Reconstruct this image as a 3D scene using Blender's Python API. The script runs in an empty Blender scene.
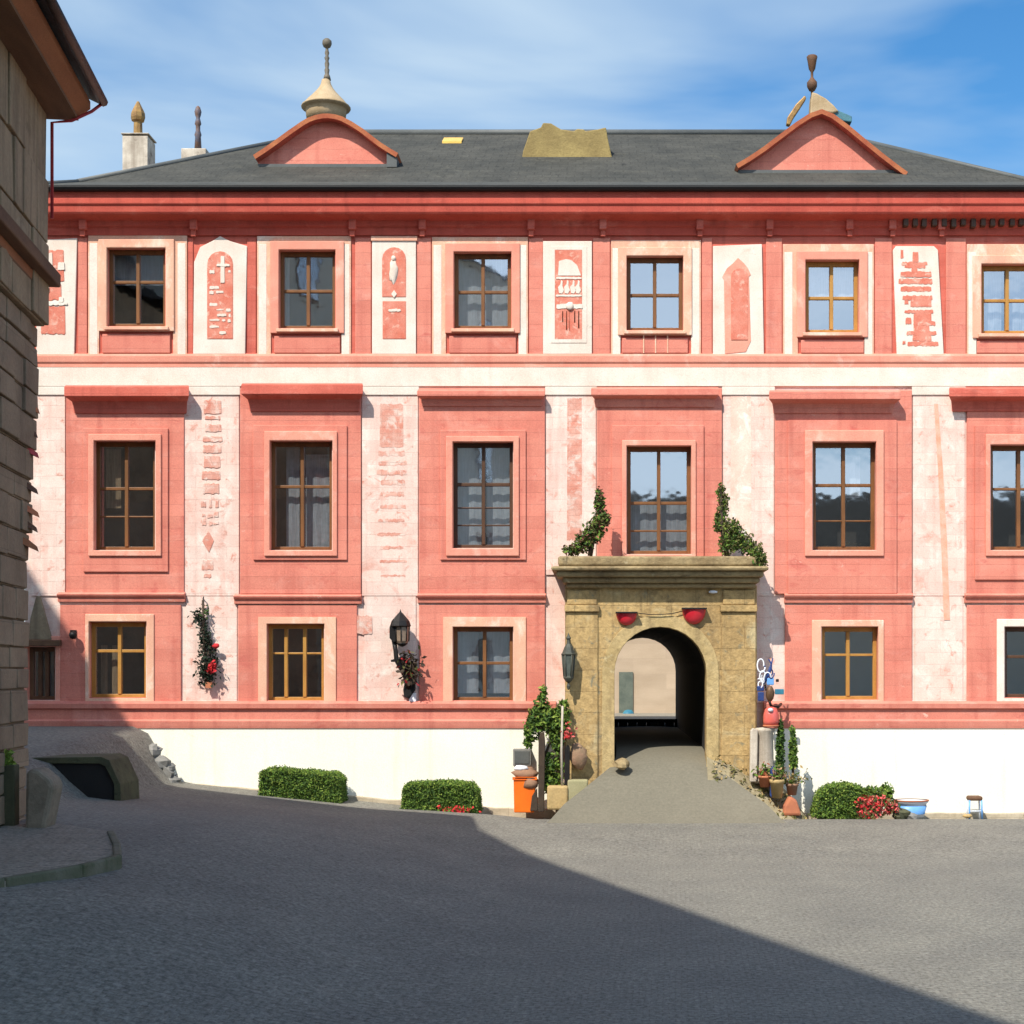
import bpy, math, random
from mathutils import Vector, noise as mnoise
random.seed(7)
C = bpy.context.scene
COL = C.collection
R = math.radians
# ------------------------------------------------------------------ camera, sky, sun, exposure
F, VX, VY, H = 1500.0, 600.0, 667.0, 3.02          # focal length in pixels, vanishing point, eye height
cd = bpy.data.cameras.new("camera"); cam = bpy.data.objects.new("camera", cd); COL.objects.link(cam)
cam.location = (0, 0, H); cam.rotation_euler = (R(90), 0, 0)
cd.sensor_width = 36; cd.lens = 36 * F / 1024
cd.shift_x = (512 - VX) / 1024; cd.shift_y = (VY - 512) / 1024
cd.clip_end = 2000; cd.clip_start = .1
C.camera = cam
SUN = Vector((4.4, 7.8, -10.7)).normalized()       # direction the light travels
w = bpy.data.worlds.new("World"); C.world = w; w.use_nodes = True
nt = w.node_tree; nt.nodes.clear()
out = nt.nodes.new("ShaderNodeOutputWorld"); bg = nt.nodes.new("ShaderNodeBackground")
sky = nt.nodes.new("ShaderNodeTexSky"); sky.sky_type = 'NISHITA'; sky.sun_disc = False
sky.sun_elevation = math.asin(-SUN.z); sky.sun_rotation = math.atan2(-SUN.x, -SUN.y) % (2 * math.pi)
sky.altitude = 300; sky.air_density = 1.2; sky.dust_density = .3; sky.ozone_density = 3.0
tc = nt.nodes.new("ShaderNodeTexCoord"); mp = nt.nodes.new("ShaderNodeMapping")
mp.inputs['Rotation'].default_value = (0, R(28), 0); mp.inputs['Scale'].default_value = (1.1, 1.1, 4.2)
n1 = nt.nodes.new("ShaderNodeTexNoise"); n1.inputs['Scale'].default_value = 2.3; n1.inputs['Detail'].default_value = 5; n1.inputs['Roughness'].default_value = .48; n1.inputs['Distortion'].default_value = .35
rp = nt.nodes.new("ShaderNodeValToRGB"); rp.color_ramp.elements[0].position = .46; rp.color_ramp.elements[1].position = .74
rp.color_ramp.elements[1].color = (.8, .8, .8, 1)
# thicker thin cloud to the left of the view
sx = nt.nodes.new("ShaderNodeSeparateXYZ"); mr = nt.nodes.new("ShaderNodeMapRange")
mr.inputs[1].default_value = .25; mr.inputs[2].default_value = -.45; mr.inputs[3].default_value = -.06; mr.inputs[4].default_value = .13
mr2 = nt.nodes.new('ShaderNodeMapRange'); mr2.inputs[1].default_value = .3; mr2.inputs[2].default_value = -.8; mr2.inputs[3].default_value = 0; mr2.inputs[4].default_value = .20  # extra cloud behind the viewer, added for fill light
ad2 = nt.nodes.new('ShaderNodeMath'); ad2.operation = 'ADD'
ad = nt.nodes.new("ShaderNodeMath"); ad.operation = 'ADD'
mx = nt.nodes.new("ShaderNodeMixRGB"); mcl = nt.nodes.new('ShaderNodeMixRGB'); mcl.inputs[1].default_value = (2.35, 2.95, 3.5, 1); mcl.inputs[2].default_value = (5.6, 6.6, 7.8, 1)
mr3 = nt.nodes.new('ShaderNodeMapRange'); mr3.inputs[1].default_value = .4; mr3.inputs[2].default_value = -.6  # unseen cloud behind the viewer is made brighter for fill
hs = nt.nodes.new("ShaderNodeHueSaturation"); hs.inputs['Saturation'].default_value = 1.34; hs.inputs['Value'].default_value = .61
L = nt.links.new
L(tc.outputs['Generated'], mp.inputs[0]); L(mp.outputs[0], n1.inputs['Vector']); L(tc.outputs['Generated'], sx.inputs[0])
L(sx.outputs[0], mr.inputs[0]); L(n1.outputs[0], ad.inputs[0]); L(mr.outputs[0], ad.inputs[1]); L(sx.outputs[1], mr2.inputs[0]); L(ad.outputs[0], ad2.inputs[0]); L(mr2.outputs[0], ad2.inputs[1]); L(ad2.outputs[0], rp.inputs[0])
L(sky.outputs[0], hs.inputs['Color']); L(hs.outputs[0], mx.inputs[1]); L(rp.outputs[0], mx.inputs[0])
L(sx.outputs[1], mr3.inputs[0]); L(mr3.outputs[0], mcl.inputs[0]); L(mcl.outputs[0], mx.inputs[2]); L(mx.outputs[0], bg.inputs[0]); L(bg.outputs[0], out.inputs[0]); bg.inputs[1].default_value = .12
sd = bpy.data.lights.new("sun", 'SUN'); sd.energy = 2.9; sd.angle = R(.5); sd.color = (1, .94, .84)
so = bpy.data.objects.new("sun", sd); COL.objects.link(so); so.rotation_euler = SUN.to_track_quat('-Z', 'Y').to_euler()
so.location = (-20, -30, 40)
C.view_settings.view_transform = 'Standard'; C.view_settings.look = 'None'; C.view_settings.gamma = 1
C.view_settings.exposure = 1.15
C.render.resolution_x = C.render.resolution_y = 1024

# ------------------------------------------------------------------ helpers
def P(px, py, Y): return Vector(((px - VX) * Y / F, Y, H - (py - VY) * Y / F))
def PX(px, Y): return (px - VX) * Y / F
def PZ(py, Y): return H - (py - VY) * Y / F
def ss(a, b, x):
    t = max(0, min(1, (x - a) / (b - a))); return t * t * (3 - 2 * t)
def lerp(a, b, t): return a + (b - a) * t

class MB:
    def __init__(s): s.v = []; s.f = []; s.m = []; s.sm = []
    def face(s, pts, mi=0, smooth=False):
        i = len(s.v); s.v += [tuple(p) for p in pts]; s.f.append(tuple(range(i, i + len(pts)))); s.m.append(mi); s.sm.append(smooth)
    def mesh(s, vs, fs, mi=0, smooth=False):
        i = len(s.v); s.v += [tuple(p) for p in vs]
        for f in fs: s.f.append(tuple(i + k for k in f)); s.m.append(mi); s.sm.append(smooth)
    def box(s, x0, x1, y0, y1, z0, z1, mi=0):
        x0, x1 = min(x0, x1), max(x0, x1); y0, y1 = min(y0, y1), max(y0, y1); z0, z1 = min(z0, z1), max(z0, z1)
        v = [(x, y, z) for z in (z0, z1) for y in (y0, y1) for x in (x0, x1)]
        s.mesh(v, [(0, 2, 3, 1), (4, 5, 7, 6), (0, 1, 5, 4), (2, 6, 7, 3), (0, 4, 6, 2), (1, 3, 7, 5)], mi)
    def pbox(s, x0, x1, y0, y1, Yf, Yb, mi=0):      # rectangle read at its front plane Yf
        s.box(PX(x0, Yf), PX(x1, Yf), Yf, Yb, PZ(y1, Yf), PZ(y0, Yf), mi)
    def prism(s, poly, y0, y1, mi=0, smooth=False):  # poly in (x, z), y0 front
        n = len(poly); a = sum(poly[i][0] * poly[(i + 1) % n][1] - poly[(i + 1) % n][0] * poly[i][1] for i in range(n))
        if a < 0: poly = poly[::-1]
        v = [(x, y0, z) for x, z in poly] + [(x, y1, z) for x, z in poly]
        fs = [tuple(range(n)), tuple(range(2 * n - 1, n - 1, -1))] + [((i + 1) % n, i, i + n, (i + 1) % n + n) for i in range(n)]
        s.mesh(v, fs, mi, smooth)
    def pprism(s, pts, Yf, Yb, mi=0): s.prism([(PX(x, Yf), PZ(y, Yf)) for x, y in pts], Yf, Yb, mi)
    def ring(s, o, h, Yf, Yb, mi=0):                 # o, h: rectangles x0,x1,y0,y1 in pixels at plane Yf
        def c(r): return [(PX(r[0], Yf), PZ(r[3], Yf)), (PX(r[1], Yf), PZ(r[3], Yf)), (PX(r[1], Yf), PZ(r[2], Yf)), (PX(r[0], Yf), PZ(r[2], Yf))]
        O, I = c(o), c(h)
        v = [(x, y, z) for y in (Yf, Yb) for q in (O, I) for x, z in q]
        fs = []
        for k in range(4):
            j = (k + 1) % 4
            fs += [(k, j, 4 + j, 4 + k), (8 + j, 8 + k, 12 + k, 12 + j), (j, k, 8 + k, 8 + j), (4 + k, 4 + j, 12 + j, 12 + k)]
        s.mesh(v, fs, mi)
    def profile(s, prof, x0, x1, mi=0):              # prof in (y, z) closed, extruded along x
        n = len(prof); v = [(x0, y, z) for y, z in prof] + [(x1, y, z) for y, z in prof]
        fs = [tuple(range(n - 1, -1, -1)), tuple(range(n, 2 * n))] + [(i, (i + 1) % n, (i + 1) % n + n, i + n) for i in range(n)]
        s.mesh(v, fs, mi)
    def lathe(s, prof, c, seg=16, mi=0, smooth=True, sy=1):   # prof (r, z)
        v = []; n = len(prof)
        for k in range(seg):
            a = 2 * math.pi * k / seg
            v += [(c[0] + r * math.cos(a), c[1] + sy * r * math.sin(a), c[2] + z) for r, z in prof]
        fs = [(k * n + i, ((k + 1) % seg) * n + i, ((k + 1) % seg) * n + i + 1, k * n + i + 1) for k in range(seg) for i in range(n - 1)]
        s.mesh(v, fs, mi, smooth)
    def tube(s, pts, r, seg=8, mi=0, smooth=True):
        pts = [Vector(p) for p in pts]; n = len(pts); rs = r if isinstance(r, (list, tuple)) else [r] * n; v = []
        for i, p in enumerate(pts):
            d = (pts[min(i + 1, n - 1)] - pts[max(i - 1, 0)]).normalized()
            u = d.cross(Vector((0, 1, 0)) if abs(d.y) < .8 else Vector((1, 0, 0))).normalized(); q = d.cross(u)
            v += [p + rs[i] * (math.cos(2 * math.pi * k / seg) * u + math.sin(2 * math.pi * k / seg) * q) for k in range(seg)]
        fs = [(i * seg + k, i * seg + (k + 1) % seg, (i + 1) * seg + (k + 1) % seg, (i + 1) * seg + k) for i in range(n - 1) for k in range(seg)]
        fs += [tuple(range(seg - 1, -1, -1)), tuple((n - 1) * seg + k for k in range(seg))]
        s.mesh(v, fs, mi, smooth)
    def blob(s, c, r, seed=0, amp=.25, seg=12, mi=0, freq=1.6, smooth=True, flat=False):
        v = []; n = seg // 2 + 1
        for i in range(n):
            t = math.pi * i / (n - 1)
            for k in range(seg):
                a = 2 * math.pi * k / seg
                d = Vector((math.sin(t) * math.cos(a), math.sin(t) * math.sin(a), math.cos(t)))
                q = 1 + amp * mnoise.noise(d * freq + Vector((seed * 7.3, seed * 3.1, 0)))
                v.append((c[0] + r[0] * d.x * q, c[1] + r[1] * d.y * q, c[2] + r[2] * d.z * q))
        fs = [(i * seg + k, (i + 1) * seg + k, (i + 1) * seg + (k + 1) % seg, i * seg + (k + 1) % seg) for i in range(n - 1) for k in range(seg)]
        s.mesh(v, fs, mi, smooth)
    def leaf(s, p, size, mi=0, up=0):
        n = Vector((random.gauss(0, 1), random.gauss(0, 1) - .4, random.gauss(0, 1) + up)).normalized()
        u = n.orthogonal().normalized(); q = n.cross(u); a = random.uniform(0, 6.28); u, q = u * math.cos(a) + q * math.sin(a), q * math.cos(a) - u * math.sin(a)
        p = Vector(p); l = size * random.uniform(.7, 1.3); wd = l * random.uniform(.38, .55)
        s.face([p - u * l, p + q * wd - u * l * .1 + n * l * .12, p + u * l, p - q * wd - u * l * .1 + n * l * .12], mi)
    def build(s, name, mats, parent=None, bevel=0, seg=2):
        me = bpy.data.meshes.new(name); me.from_pydata(s.v, [], s.f)
        for m in (mats if isinstance(mats, (list, tuple)) else [mats]): me.materials.append(m)
        for p, mi, sm in zip(me.polygons, s.m, s.sm): p.material_index = mi; p.use_smooth = sm
        me.update(); o = bpy.data.objects.new(name, me); COL.objects.link(o)
        if parent is not None:
            o.parent = parent; o.matrix_parent_inverse = parent.matrix_world.inverted() if False else o.matrix_parent_inverse
            loc = parent_origin.get(parent.name)
            if loc is not None: o.location = -loc
        if bevel:
            b = o.modifiers.new("bevel", 'BEVEL'); b.width = bevel; b.segments = seg; b.limit_method = 'ANGLE'; b.angle_limit = R(40)
        return o
parent_origin = {}
def tag(o, label=None, cat=None, group=None, kind=None):
    if label: o['label'] = label
    if cat: o['category'] = cat
    if group: o['group'] = group
    if kind: o['kind'] = kind
    return o
def thing(name, label, cat, loc=(0, 0, 0), group=None):     # Empty at the base; children keep world coordinates through an offset
    o = bpy.data.objects.new(name, None); COL.objects.link(o); o.location = loc; parent_origin[o.name] = Vector(loc)
    return tag(o, label, cat, group)
def structure(name, mb, m, **k): return tag(mb.build(name, m, **k), kind='structure')

# ------------------------------------------------------------------ materials
def srgb(r, g, b, k=1.0):
    f = lambda c: ((c / 255 + .055) / 1.055) ** 2.4 if c > 10 else c / 255 / 12.92
    return tuple(k * f(c) for c in (r, g, b))
MAT = {}
def mat(name, c1, c2=None, scale=1.5, stretch=(1, 1, 1), rough=.85, bump=.25, bscale=40, blotch=None, lines=None, metal=0, grain=.12, spec=.3, streak=None):
    m = bpy.data.materials.new(name); m.use_nodes = True; t = m.node_tree; N = t.nodes; K = t.links.new
    b = N["Principled BSDF"]; b.inputs['Roughness'].default_value = rough; b.inputs['Metallic'].default_value = metal
    b.inputs['Specular IOR Level'].default_value = spec
    geo = N.new("ShaderNodeTexCoord"); mpn = N.new("ShaderNodeMapping"); mpn.inputs['Scale'].default_value = stretch; K(geo.outputs['Object'], mpn.inputs[0])
    def noise(sc, det=5, ro=.6, src=None, dist=0):
        n = N.new("ShaderNodeTexNoise"); n.inputs['Scale'].default_value = sc; n.inputs['Detail'].default_value = det; n.inputs['Roughness'].default_value = ro; n.inputs['Distortion'].default_value = dist
        K((src or mpn).outputs['Vector' if src is None else 'Object'], n.inputs['Vector']); return n
    def ramp(src, a, bb, ca=(0, 0, 0, 1), cb=(1, 1, 1, 1)):
        r = N.new("ShaderNodeValToRGB"); r.color_ramp.elements[0].position = a; r.color_ramp.elements[1].position = bb
        r.color_ramp.elements[0].color = ca; r.color_ramp.elements[1].color = cb; K(src.outputs[0], r.inputs[0]); return r
    c2 = c2 or tuple(x * .8 for x in c1)
    r = ramp(noise(scale), .35, .65, (*c1, 1), (*c2, 1)); col = r.outputs[0]
    if blotch:                      # (colour, scale, threshold, softness)
        for bl in (blotch if isinstance(blotch, list) else [blotch]):
            bc, bs, th, so_ = bl
            rr = ramp(noise(bs, 7, .68, dist=.6), th, th + so_); mxn = N.new("ShaderNodeMixRGB"); K(rr.outputs[0], mxn.inputs[0]); K(col, mxn.inputs[1]); mxn.inputs[2].default_value = (*bc, 1); col = mxn.outputs[0]
    if streak:                      # rain streaks: noise stretched vertically (colour, threshold, amount)
        mp2 = N.new("ShaderNodeMapping"); mp2.inputs['Scale'].default_value = (5.5, 5.5, .35); K(geo.outputs['Object'], mp2.inputs[0])
        ns = N.new("ShaderNodeTexNoise"); ns.inputs['Scale'].default_value = 1; ns.inputs['Detail'].default_value = 6; K(mp2.outputs[0], ns.inputs['Vector'])
        rr = ramp(ns, streak[1], streak[1] + .22, (0, 0, 0, 1), (streak[2],) * 3 + (1,)); mxn = N.new("ShaderNodeMixRGB"); K(rr.outputs[0], mxn.inputs[0]); K(col, mxn.inputs[1]); mxn.inputs[2].default_value = (*streak[0], 1); col = mxn.outputs[0]
    ng = noise(bscale, 4, .7, src=geo)
    if grain:
        g = N.new("ShaderNodeMapRange"); K(ng.outputs[0], g.inputs[0]); g.inputs[1].default_value = .3; g.inputs[2].default_value = .7; g.inputs[3].default_value = 1 - grain; g.inputs[4].default_value = 1 + grain
        mm = N.new("ShaderNodeMixRGB"); mm.blend_type = 'MULTIPLY'; mm.inputs[0].default_value = 1; K(col, mm.inputs[1]); K(g.outputs[0], mm.inputs[2]); col = mm.outputs[0]
    bp = N.new("ShaderNodeBump"); bp.inputs['Strength'].default_value = bump; bp.inputs['Distance'].default_value = .02; K(ng.outputs[0], bp.inputs['Height'])
    if lines:                       # (brick width, row height, mortar, darkening, axis swap)
        sw = N.new("ShaderNodeMapping"); sw.inputs['Rotation'].default_value = lines[4] if len(lines) > 4 else (R(90), 0, 0); K(geo.outputs['Object'], sw.inputs[0])
        br = N.new("ShaderNodeTexBrick"); br.inputs['Scale'].default_value = 1; br.inputs['Brick Width'].default_value = lines[0]; br.inputs['Row Height'].default_value = lines[1]; br.inputs['Mortar Size'].default_value = lines[2]; br.inputs['Mortar Smooth'].default_value = .6
        br.inputs['Color1'].default_value = (1, 1, 1, 1); br.inputs['Color2'].default_value = (.86, .86, .86, 1); k = 1 - lines[3]; br.inputs['Mortar'].default_value = (k, k, k, 1)
        # wobble so courses are not ruler straight
        wn = noise(3, 2, .5, src=geo); vm = N.new("ShaderNodeVectorMath"); vm.operation = 'SCALE'; vm.inputs['Scale'].default_value = .035; K(wn.outputs['Color'], vm.inputs[0])
        va = N.new("ShaderNodeVectorMath"); K(sw.outputs[0], va.inputs[0]); K(vm.outputs[0], va.inputs[1]); K(va.outputs[0], br.inputs['Vector'])
        mm = N.new("ShaderNodeMixRGB"); mm.blend_type = 'MULTIPLY'; mm.inputs[0].default_value = .8; K(col, mm.inputs[1]); K(br.outputs['Color'], mm.inputs[2]); col = mm.outputs[0]
        b2 = N.new("ShaderNodeBump"); b2.inputs['Strength'].default_value = .5; b2.inputs['Distance'].default_value = .015; K(br.outputs['Color'], b2.inputs['Height']); K(bp.outputs[0], b2.inputs['Normal']); bp = b2
    K(col, b.inputs['Base Color']); K(bp.outputs[0], b.inputs['Normal'])
    MAT[name] = m; return m

PINK = (.67, .240, .172); PINK2 = (.60, .190, .136); SALMON = (.70, .31, .24); CREAM = (.80, .62, .50); WHITE = (.82, .74, .66)
m_pink = mat("pink plaster", PINK, PINK2, .9, (1, 1, 1.6), blotch=[(SALMON, 1.4, .54, .25), ((.52, .13, .10), 2.3, .57, .16), ((.74, .46, .37), 5.5, .66, .08)], lines=(90, .24, .008, .24), streak=((.42, .10, .075), .52, .48))
m_red = mat("red plaster", (.60, .145, .10), (.50, .105, .072), .9, (1, 1, 2.5), blotch=((.64, .22, .165), 1.6, .55, .25), lines=(90, .24, .008, .22), streak=((.28, .05, .035), .53, .5))
m_salmon = mat("salmon plaster", (.70, .31, .22), (.64, .24, .17), 1.1, blotch=((.76, .46, .36), 1.8, .55, .2), streak=((.5, .12, .08), .56, .3))
m_cream = mat("cream plaster", (.70, .43, .29), (.64, .32, .22), 1.4, (1, 1, .6), blotch=((.80, .64, .52), 2.2, .52, .2))
m_pale = mat("faded plaster", (.78, .62, .54), (.73, .49, .41), .8, (1, 1, 1), blotch=[((.64, .27, .20), 1.5, .56, .22), ((.78, .70, .62), 1.9, .51, .18), ((.60, .27, .20), 4.5, .575, .12), ((.42, .30, .24), 7, .66, .08)], lines=(.62, .235, .010, .20), streak=((.66, .36, .29), .53, .55))
m_white = mat("white lime plaster", (.71, .645, .56), (.66, .55, .46), 1.6, blotch=[((.64, .40, .31), 2.6, .60, .2), ((.52, .44, .36), 6, .62, .14)], streak=((.60, .47, .39), .55, .5))
m_plinth = mat("white limewash", (.83, .80, .68), (.79, .75, .625), .6, blotch=[((.62, .56, .44), 1.7, .63, .14), ((.55, .48, .38), 7, .68, .08)], streak=((.62, .56, .45), .57, .45), bump=.25)
m_rust = mat("rust painted relief", (.56, .15, .095), (.62, .24, .17), 4, blotch=[((.70, .46, .36), 7, .55, .15), ((.40, .10, .07), 12, .62, .1)])
m_slate = mat("dark slate", (.050, .050, .044), (.072, .070, .060), 1.2, (1, 1, 1), rough=.85, bump=.5, bscale=18, spec=.15, lines=(.34, .26, .02, .30, (0, 0, 0)), blotch=[((.095, .090, .072), 1.3, .56, .2), ((.035, .035, .032), 3, .58, .15)], grain=.25)
m_lead = mat("lead sheet", (.10, .105, .10), (.075, .08, .078), 2, rough=.55, bump=.1)
m_flare = mat("grey slate flare", (.085, .086, .078), (.065, .066, .06), 2, (1, 1, 1), rough=.85, bump=.4, bscale=18, spec=.15, lines=(60, .2, .03, .35, (0, 0, 0)), blotch=((.12, .115, .095), 1.6, .58, .2), grain=.2)
m_black = mat("tar and hollow black", (.018, .018, .018), rough=.6)
m_stone = mat("ochre sandstone", (.50, .345, .150), (.35, .232, .098), .9, blotch=[((.47, .37, .20), 1.5, .54, .16), ((.14, .10, .05), 2.2, .57, .16), ((.22, .20, .13), 4, .58, .12)], lines=(.95, .42, .012, .35), bump=1.0, bscale=12, grain=.25, streak=((.15, .105, .055), .50, .65))
m_stone2 = mat("weathered stone", (.33, .25, .13), (.21, .15, .075), 1.6, blotch=[((.09, .07, .04), 2.5, .55, .2), ((.40, .33, .2), 5, .6, .1)], bump=1.0, bscale=12, grain=.25)
m_vaultshade = mat("shade dark vault", (.030, .029, .030), (.02, .02, .022), 1.5)  # near black, the shade of the passage put into the colour
m_pale2 = mat("pale town plaster", (.74, .66, .54), (.68, .60, .48), .6, streak=((.5, .44, .35), .55, .4))  # pale so the added houses bounce fill and mirror brighter
m_court = mat("courtyard plaster", (.50, .39, .28), (.43, .33, .23), .6, (1, 1, 3), lines=(2.4, .55, .02, .12))
m_wood = mat("brown window wood", (.20, .085, .028), (.14, .06, .02), 6, (1, 1, .3), rough=.5, bump=.1)
m_oak = mat("yellow oak", (.42, .22, .05), (.34, .16, .035), 6, (1, 1, .3), rough=.5, bump=.1)
m_dkwood = mat("dark window wood", (.085, .04, .02), (.06, .03, .016), 6, (1, 1, .3), rough=.5, bump=.1)
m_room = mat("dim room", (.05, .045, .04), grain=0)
m_curtain = mat("net curtain", (.34, .37, .41), (.22, .245, .28), 14, (3, 1, .15), bump=.5, bscale=12)
m_curtdk = mat("brown curtain", (.30, .22, .14), (.18, .13, .08), 14, (3, 1, .15), bump=.5, bscale=12)
m_gold = mat("dull gold", (.36, .22, .07), (.20, .11, .045), 6, rough=.5, metal=.3)
m_bell = mat("ochre plaster cap", (.44, .33, .20), (.34, .24, .13), 3, streak=((.3, .2, .09), .55, .5))
m_orange = mat("orange roof edge", (.40, .14, .055), (.30, .075, .035), 3)
m_iron = mat("wrought iron", (.03, .028, .027), (.02, .018, .018), 5, rough=.5, metal=.6)
m_brownstone = mat("brown house wall", (.30, .225, .15), (.18, .13, .088), .8, blotch=[((.26, .21, .15), 1.4, .56, .2), ((.08, .055, .04), 1.9, .60, .2)], lines=(.9, .42, .010, .3, (R(90), 0, R(90))), bump=.6, bscale=18)
m_brownplain = mat("brown render", (.32, .24, .15), (.21, .155, .098), .9, blotch=[((.32,.26,.17),1.8,.56,.15),((.11,.08,.05),1.3,.58,.2)], streak=((.12, .09, .06), .50, .7), lines=(1.1, .55, .008, .18, (R(90), 0, R(90))), bump=.5, bscale=18)
m_brownwood = mat("old brown timber", (.16, .085, .045), (.10, .052, .03), 3, (1, .2, 1))
m_rustwood = mat("rusty brown board", (.30, .12, .055), (.22, .085, .04), 3, (1, .2, 1))
m_redpipe = mat("red paint", (.42, .04, .05), (.32, .03, .04), 4, rough=.5)
m_grn = mat("leaf green", (.12, .205, .026), (.085, .15, .02), 8, grain=.3)
m_grnd = mat("dark leaf", (.045, .092, .018), (.033, .066, .015), 8, grain=.3)
m_grnl = mat("light leaf", (.21, .27, .045), (.16, .22, .035), 8, grain=.3)
m_olive = mat("olive leaf", (.13, .12, .035), (.09, .09, .028), 8, grain=.3)
m_moss = mat("mossy board", (.085, .088, .045), (.055, .055, .032), 3, blotch=((.02, .02, .015), 4, .55, .2))
m_fir = mat('dark fir', (.022, .038, .02), (.015, .026, .016), 8, grain=.3)
m_flower = mat("red petal", (.55, .03, .03), (.45, .02, .03), 9)
m_pinkflower = mat("coral petal", (.66, .15, .13), (.55, .10, .09), 9)
m_twig = mat("twig bark", (.06, .04, .025), (.04, .028, .02), 6)
m_terra = mat("terracotta", (.48, .17, .08), (.38, .13, .07), 5)
m_orangep = mat("orange plastic", (.80, .16, .012), (.74, .13, .01), 3, rough=.45, grain=.05, bump=.05)
m_sack = mat("brown sack", (.30, .17, .10), (.22, .12, .075), 5, bump=.5, bscale=14)
m_whitep = mat("white plastic", (.75, .77, .80), (.68, .70, .74), 4, rough=.4, grain=.03, bump=.03)
m_bluep = mat("blue plastic", (.16, .38, .72), (.12, .30, .62), 4, rough=.4, grain=.03, bump=.03)
m_navy = mat("navy enamel", (.03, .06, .20), (.02, .04, .14), 6, rough=.4)
m_teal = mat("teal paint", (.04, .20, .26), (.03, .14, .22), 6, rough=.5)
m_grey = mat("grey stone", (.24, .23, .21), (.17, .165, .15), 3, bump=.6, bscale=20)
m_white2 = mat("white marble", (.60, .53, .43), (.40, .34, .27), 3.5, blotch=((.16, .12, .09), 3, .58, .12), streak=((.25, .2, .15), .50, .7))
m_tan = mat("tan block", (.46, .32, .14), (.38, .27, .12), 5, bump=.6, bscale=25)
m_redglass = mat("red lamp glass", (.55, .02, .035), (.48, .02, .03), 4, rough=.15, grain=.03, bump=.02, spec=.6)
m_lampglass = mat("brown lamp glass", (.24, .17, .12), (.17, .12, .085), 6, rough=.25, bump=.05, spec=.6)
m_face = mat("bronze figure", (.16, .085, .04), (.10, .055, .03), 6, rough=.5, metal=.4)
m_door = mat("grey green door", (.13, .15, .12), (.09, .11, .09), 4)

def ground_mat(name, ca, cb, big, sc, bumpk, rows=None, rot=0, mixk=.5, gr=.58):
    m = bpy.data.materials.new(name); m.use_nodes = True; t = m.node_tree; N = t.nodes; K = t.links.new; b = N["Principled BSDF"]
    b.inputs['Roughness'].default_value = .88; b.inputs['Specular IOR Level'].default_value = .25
    tc = N.new("ShaderNodeTexCoord"); mp = N.new("ShaderNodeMapping"); mp.inputs['Rotation'].default_value = (0, 0, rot); K(tc.outputs['Object'], mp.inputs[0])
    n0 = N.new("ShaderNodeTexNoise"); n0.inputs['Scale'].default_value = 1.3; n0.inputs['Detail'].default_value = 3; K(mp.outputs[0], n0.inputs['Vector'])
    vm = N.new("ShaderNodeVectorMath"); vm.operation = 'SCALE'; vm.inputs['Scale'].default_value = .06; K(n0.outputs['Color'], vm.inputs[0])
    va = N.new("ShaderNodeVectorMath"); K(mp.outputs[0], va.inputs[0]); K(vm.outputs[0], va.inputs[1])
    br = N.new("ShaderNodeTexBrick"); br.inputs['Scale'].default_value = 1; br.inputs['Brick Width'].default_value = sc * 1.35; br.inputs['Row Height'].default_value = sc
    br.inputs['Mortar Size'].default_value = sc * .09; br.inputs['Mortar Smooth'].default_value = .7
    br.inputs['Color1'].default_value = (1.12, 1.12, 1.14, 1); br.inputs['Color2'].default_value = (.78, .77, .76, 1); br.inputs['Mortar'].default_value = (.45, .43, .40, 1)
    K(va.outputs[0], br.inputs['Vector'])
    nb = N.new("ShaderNodeTexNoise"); nb.inputs['Scale'].default_value = big; nb.inputs['Detail'].default_value = 6; K(tc.outputs['Object'], nb.inputs['Vector'])
    r = N.new("ShaderNodeValToRGB"); r.color_ramp.elements[0].position = .25; r.color_ramp.elements[1].position = .80; r.color_ramp.elements[0].color = (*ca, 1); r.color_ramp.elements[1].color = (*cb, 1); K(nb.outputs[0], r.inputs[0])
    nf = N.new("ShaderNodeTexNoise"); nf.inputs['Scale'].default_value = 19; nf.inputs['Detail'].default_value = 5; nf.inputs['Roughness'].default_value = .75; K(tc.outputs['Object'], nf.inputs['Vector'])
    g = N.new("ShaderNodeMapRange"); K(nf.outputs[0], g.inputs[0]); g.inputs[1].default_value = .3; g.inputs[2].default_value = .7; g.inputs[3].default_value = 1 - gr; g.inputs[4].default_value = 1 + gr
    m1 = N.new("ShaderNodeMixRGB"); m1.blend_type = 'MULTIPLY'; m1.inputs[0].default_value = mixk; K(r.outputs[0], m1.inputs[1]); K(br.outputs['Color'], m1.inputs[2])
    m2 = N.new("ShaderNodeMixRGB"); m2.blend_type = 'MULTIPLY'; m2.inputs[0].default_value = 1; K(m1.outputs[0], m2.inputs[1]); K(g.outputs[0], m2.inputs[2])
    K(m2.outputs[0], b.inputs['Base Color'])
    b1 = N.new("ShaderNodeBump"); b1.inputs['Strength'].default_value = bumpk * .45; b1.inputs['Distance'].default_value = .02; K(br.outputs['Color'], b1.inputs['Height'])
    b2 = N.new("ShaderNodeBump"); b2.inputs['Strength'].default_value = bumpk; b2.inputs['Distance'].default_value = .012; K(nf.outputs[0], b2.inputs['Height']); K(b1.outputs[0], b2.inputs['Normal'])
    K(b2.outputs[0], b.inputs['Normal']); return m
m_setts = ground_mat("small grey setts", (.205, .195, .162), (.150, .143, .124), .8, .085, .8, rot=R(3), mixk=.34)
m_ramp = ground_mat("ramp asphalt", (.172, .155, .115), (.140, .128, .096), .8, .05, .12, mixk=.10, gr=.16)
m_pave = ground_mat("pavement slabs", (.27, .245, .195), (.21, .19, .15), .6, .5, .4, rot=R(-10), mixk=.25)

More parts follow.
